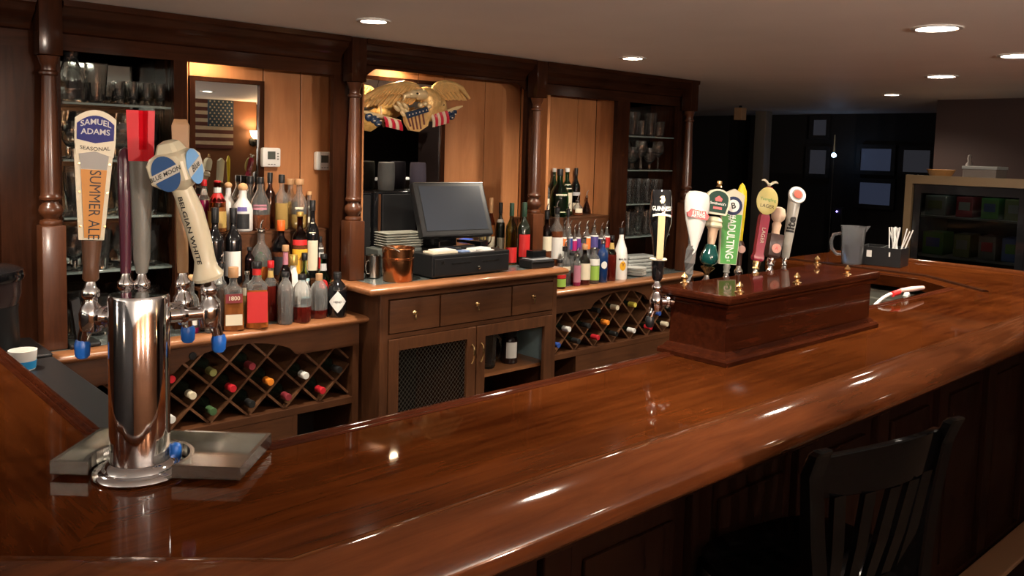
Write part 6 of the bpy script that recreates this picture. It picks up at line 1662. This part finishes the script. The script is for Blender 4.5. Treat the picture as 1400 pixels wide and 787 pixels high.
# things on top of the cooler
for px, w_, h_, c_, nm, lab in ((1286, 0.09, 0.05, (0.30, 0.14, 0.04), 'wicker_basket', 'small orange-brown basket on top of the display cooler'), (1324, 0.06, 0.16, (0.10, 0.08, 0.07), 'figurine', 'dark slim figurine on top of the display cooler'), (1346, 0.10, 0.06, (0.16, 0.13, 0.11), 'storage_box', 'grey-brown box with pale lid on top of the display cooler')):
    p = at(px, 240, x=XC+0.3)
    t = thing(nm, lab, nm.split('_')[-1], (XC+0.3, p.y, zt-0.0115))
    mm = mat(nm+'_mat', c_, 0.6, bump=0.3)
    if nm == 'figurine':
        MB().lathe([(0.03, 0), (0.03, 0.01), (0.012, 0.02), (0.02, 0.06), (0.022, 0.09), (0.010, 0.11), (0.014, 0.13), (0.010, 0.15), (0, 0.155)], 14).build('figure', mm, t)
    elif nm == 'wicker_basket':
        MB().lathe([(w_*.7, 0), (w_, h_), (w_*.93, h_), (w_*.62, 0.006), (0, 0.006)], 20).build('basket', mm, t)
    else:
        MB().box(-w_, w_, -w_, w_, 0, h_, 0.005).build('box_body', mm, t); MB().box(-w_*1.05, w_*1.05, -w_*1.05, w_*1.05, h_+.0005, h_+0.02, 0.003).build('lid', mat('grey_shelf', (0, 0, 0)), t)

# glazed partition far away, faintly lit blue from outside
DX_ = XW-0.06
PANE = mat('night_window_pane', (0.02, 0.03, 0.05), 0.15, emit=(0.28, 0.34, 0.58), es=0.035)
PANEG = mat('night_window_pane_grey', (0.02, 0.02, 0.03), 0.2, emit=(0.5, 0.5, 0.6), es=0.018)
def pane(i, x0, y0p, x1, y1p, mt):
    a = at(x0, y0p, x=DX_); b = at(x1, y1p, x=DX_)
    ya, yb_ = sorted((a.y, b.y)); za, zb_ = sorted((a.z, b.z))
    t = thing('window_%d' % i, None, None, (DX_, (ya+yb_)/2, (za+zb_)/2)); t['kind'] = 'structure'
    MB().box(0, 0.01, -(yb_-ya)/2, (yb_-ya)/2, -(zb_-za)/2, (zb_-za)/2).build('glass_pane', mt, t)
    mb = MB(); wy, wz = (yb_-ya)/2, (zb_-za)/2
    mb.box(-0.02, 0.02, -wy-0.04, -wy, -wz-0.04, wz+0.04).box(-0.02, 0.02, wy, wy+0.04, -wz-0.04, wz+0.04).box(-0.02, 0.02, -wy, wy, wz, wz+0.04).box(-0.02, 0.02, -wy, wy, -wz-0.04, -wz)
    mb.build('window_frame', WALLD, t)
for i, q in enumerate(((1178, 203, 1218, 234, PANE), (1176, 249, 1217, 281, PANE), (1236, 205, 1271, 236, PANEG), (1108, 205, 1129, 238, PANEG), (1113, 164, 1130, 185, PANEG))): pane(i+1, *q)
# small blue-white lamp
p = at(1140, 212, x=DX_-0.25)
lp = thing('blue_lamp', 'small blue-white lamp glowing in the dark far end', 'lamp', tuple(p))
MB().sphere((0, 0, 0), 0.022).build('bulb', mat('blue_white_bulb', (0.8, 0.9, 1), 0.4, emit=(0.35, 0.6, 1.0), es=14), lp)
MB().tube([(0, 0, 0.02), (0, 0, 0.20)], [0.012, 0.005], 8).build('stem', mat('dim_metal', (0.3, 0.28, 0.2), 0.4, 0.5), lp)
MB().tube([(0, 0, -0.02), (0, 0, -p.z+0.02)], 0.006, 8).build('pole', BLACK, lp)
MB().lathe([(0.045, -p.z+0.0005), (0.045, -p.z+0.02), (0, -p.z+0.02)], 20).build('base', BLACK, lp)
p = at(1144, 289, x=DX_-0.3)
lp2 = thing('indicator_light', 'tiny violet indicator light low in the dark far end', 'light', tuple(p))
MB().sphere((0, 0, 0), 0.008).build('bulb', mat('violet_bulb', (0.5, 0.4, 1), 0.4, emit=(0.4, 0.3, 1.0), es=4), lp2)
MB().box(0.009, 0.055, -0.05, 0.05, -p.z+0.001, 0.04, 0.004).build('box_body', BLACK, lp2)
# square post behind the taps
p = at(1037, 300, y=4.6)
tag(sharp(MB().box(p.x-0.06, p.x+0.06, 4.54, 4.66, 0.0, CEIL-0.001, 0.006).build('square_post', mat('grey_brown_post', (0.10, 0.085, 0.07), 0.5)), 30), 'grey-brown square post in the dark room behind the tap handles', 'post')
p = at(1013, 135, y=4.3)
t = thing('ceiling_speaker', 'small brown speaker hanging under the ceiling in the dark background', 'speaker', (p.x, 4.3, CEIL))
MB().box(-0.04, 0.04, -0.04, 0.04, -0.13, -0.02, 0.006).build('box_body', mat('brown_box', (0.30, 0.17, 0.09), 0.5), t)
MB().box(-0.01, 0.01, -0.01, 0.01, -0.02, -0.0005).build('bracket', BLACK, t)

# ---------------------------------------------------------------- no branch deeper than thing > part > sub-part
def _depth(o):
    d = 0
    while o.parent is not None: o = o.parent; d += 1
    return d
bpy.context.view_layer.update()
for o in list(COL.objects):
    while _depth(o) > 2:
        mw = o.matrix_world.copy()
        o.parent = o.parent.parent
        o.matrix_parent_inverse = Matrix()
        o.matrix_basis = o.parent.matrix_world.inverted() @ mw
        bpy.context.view_layer.update()
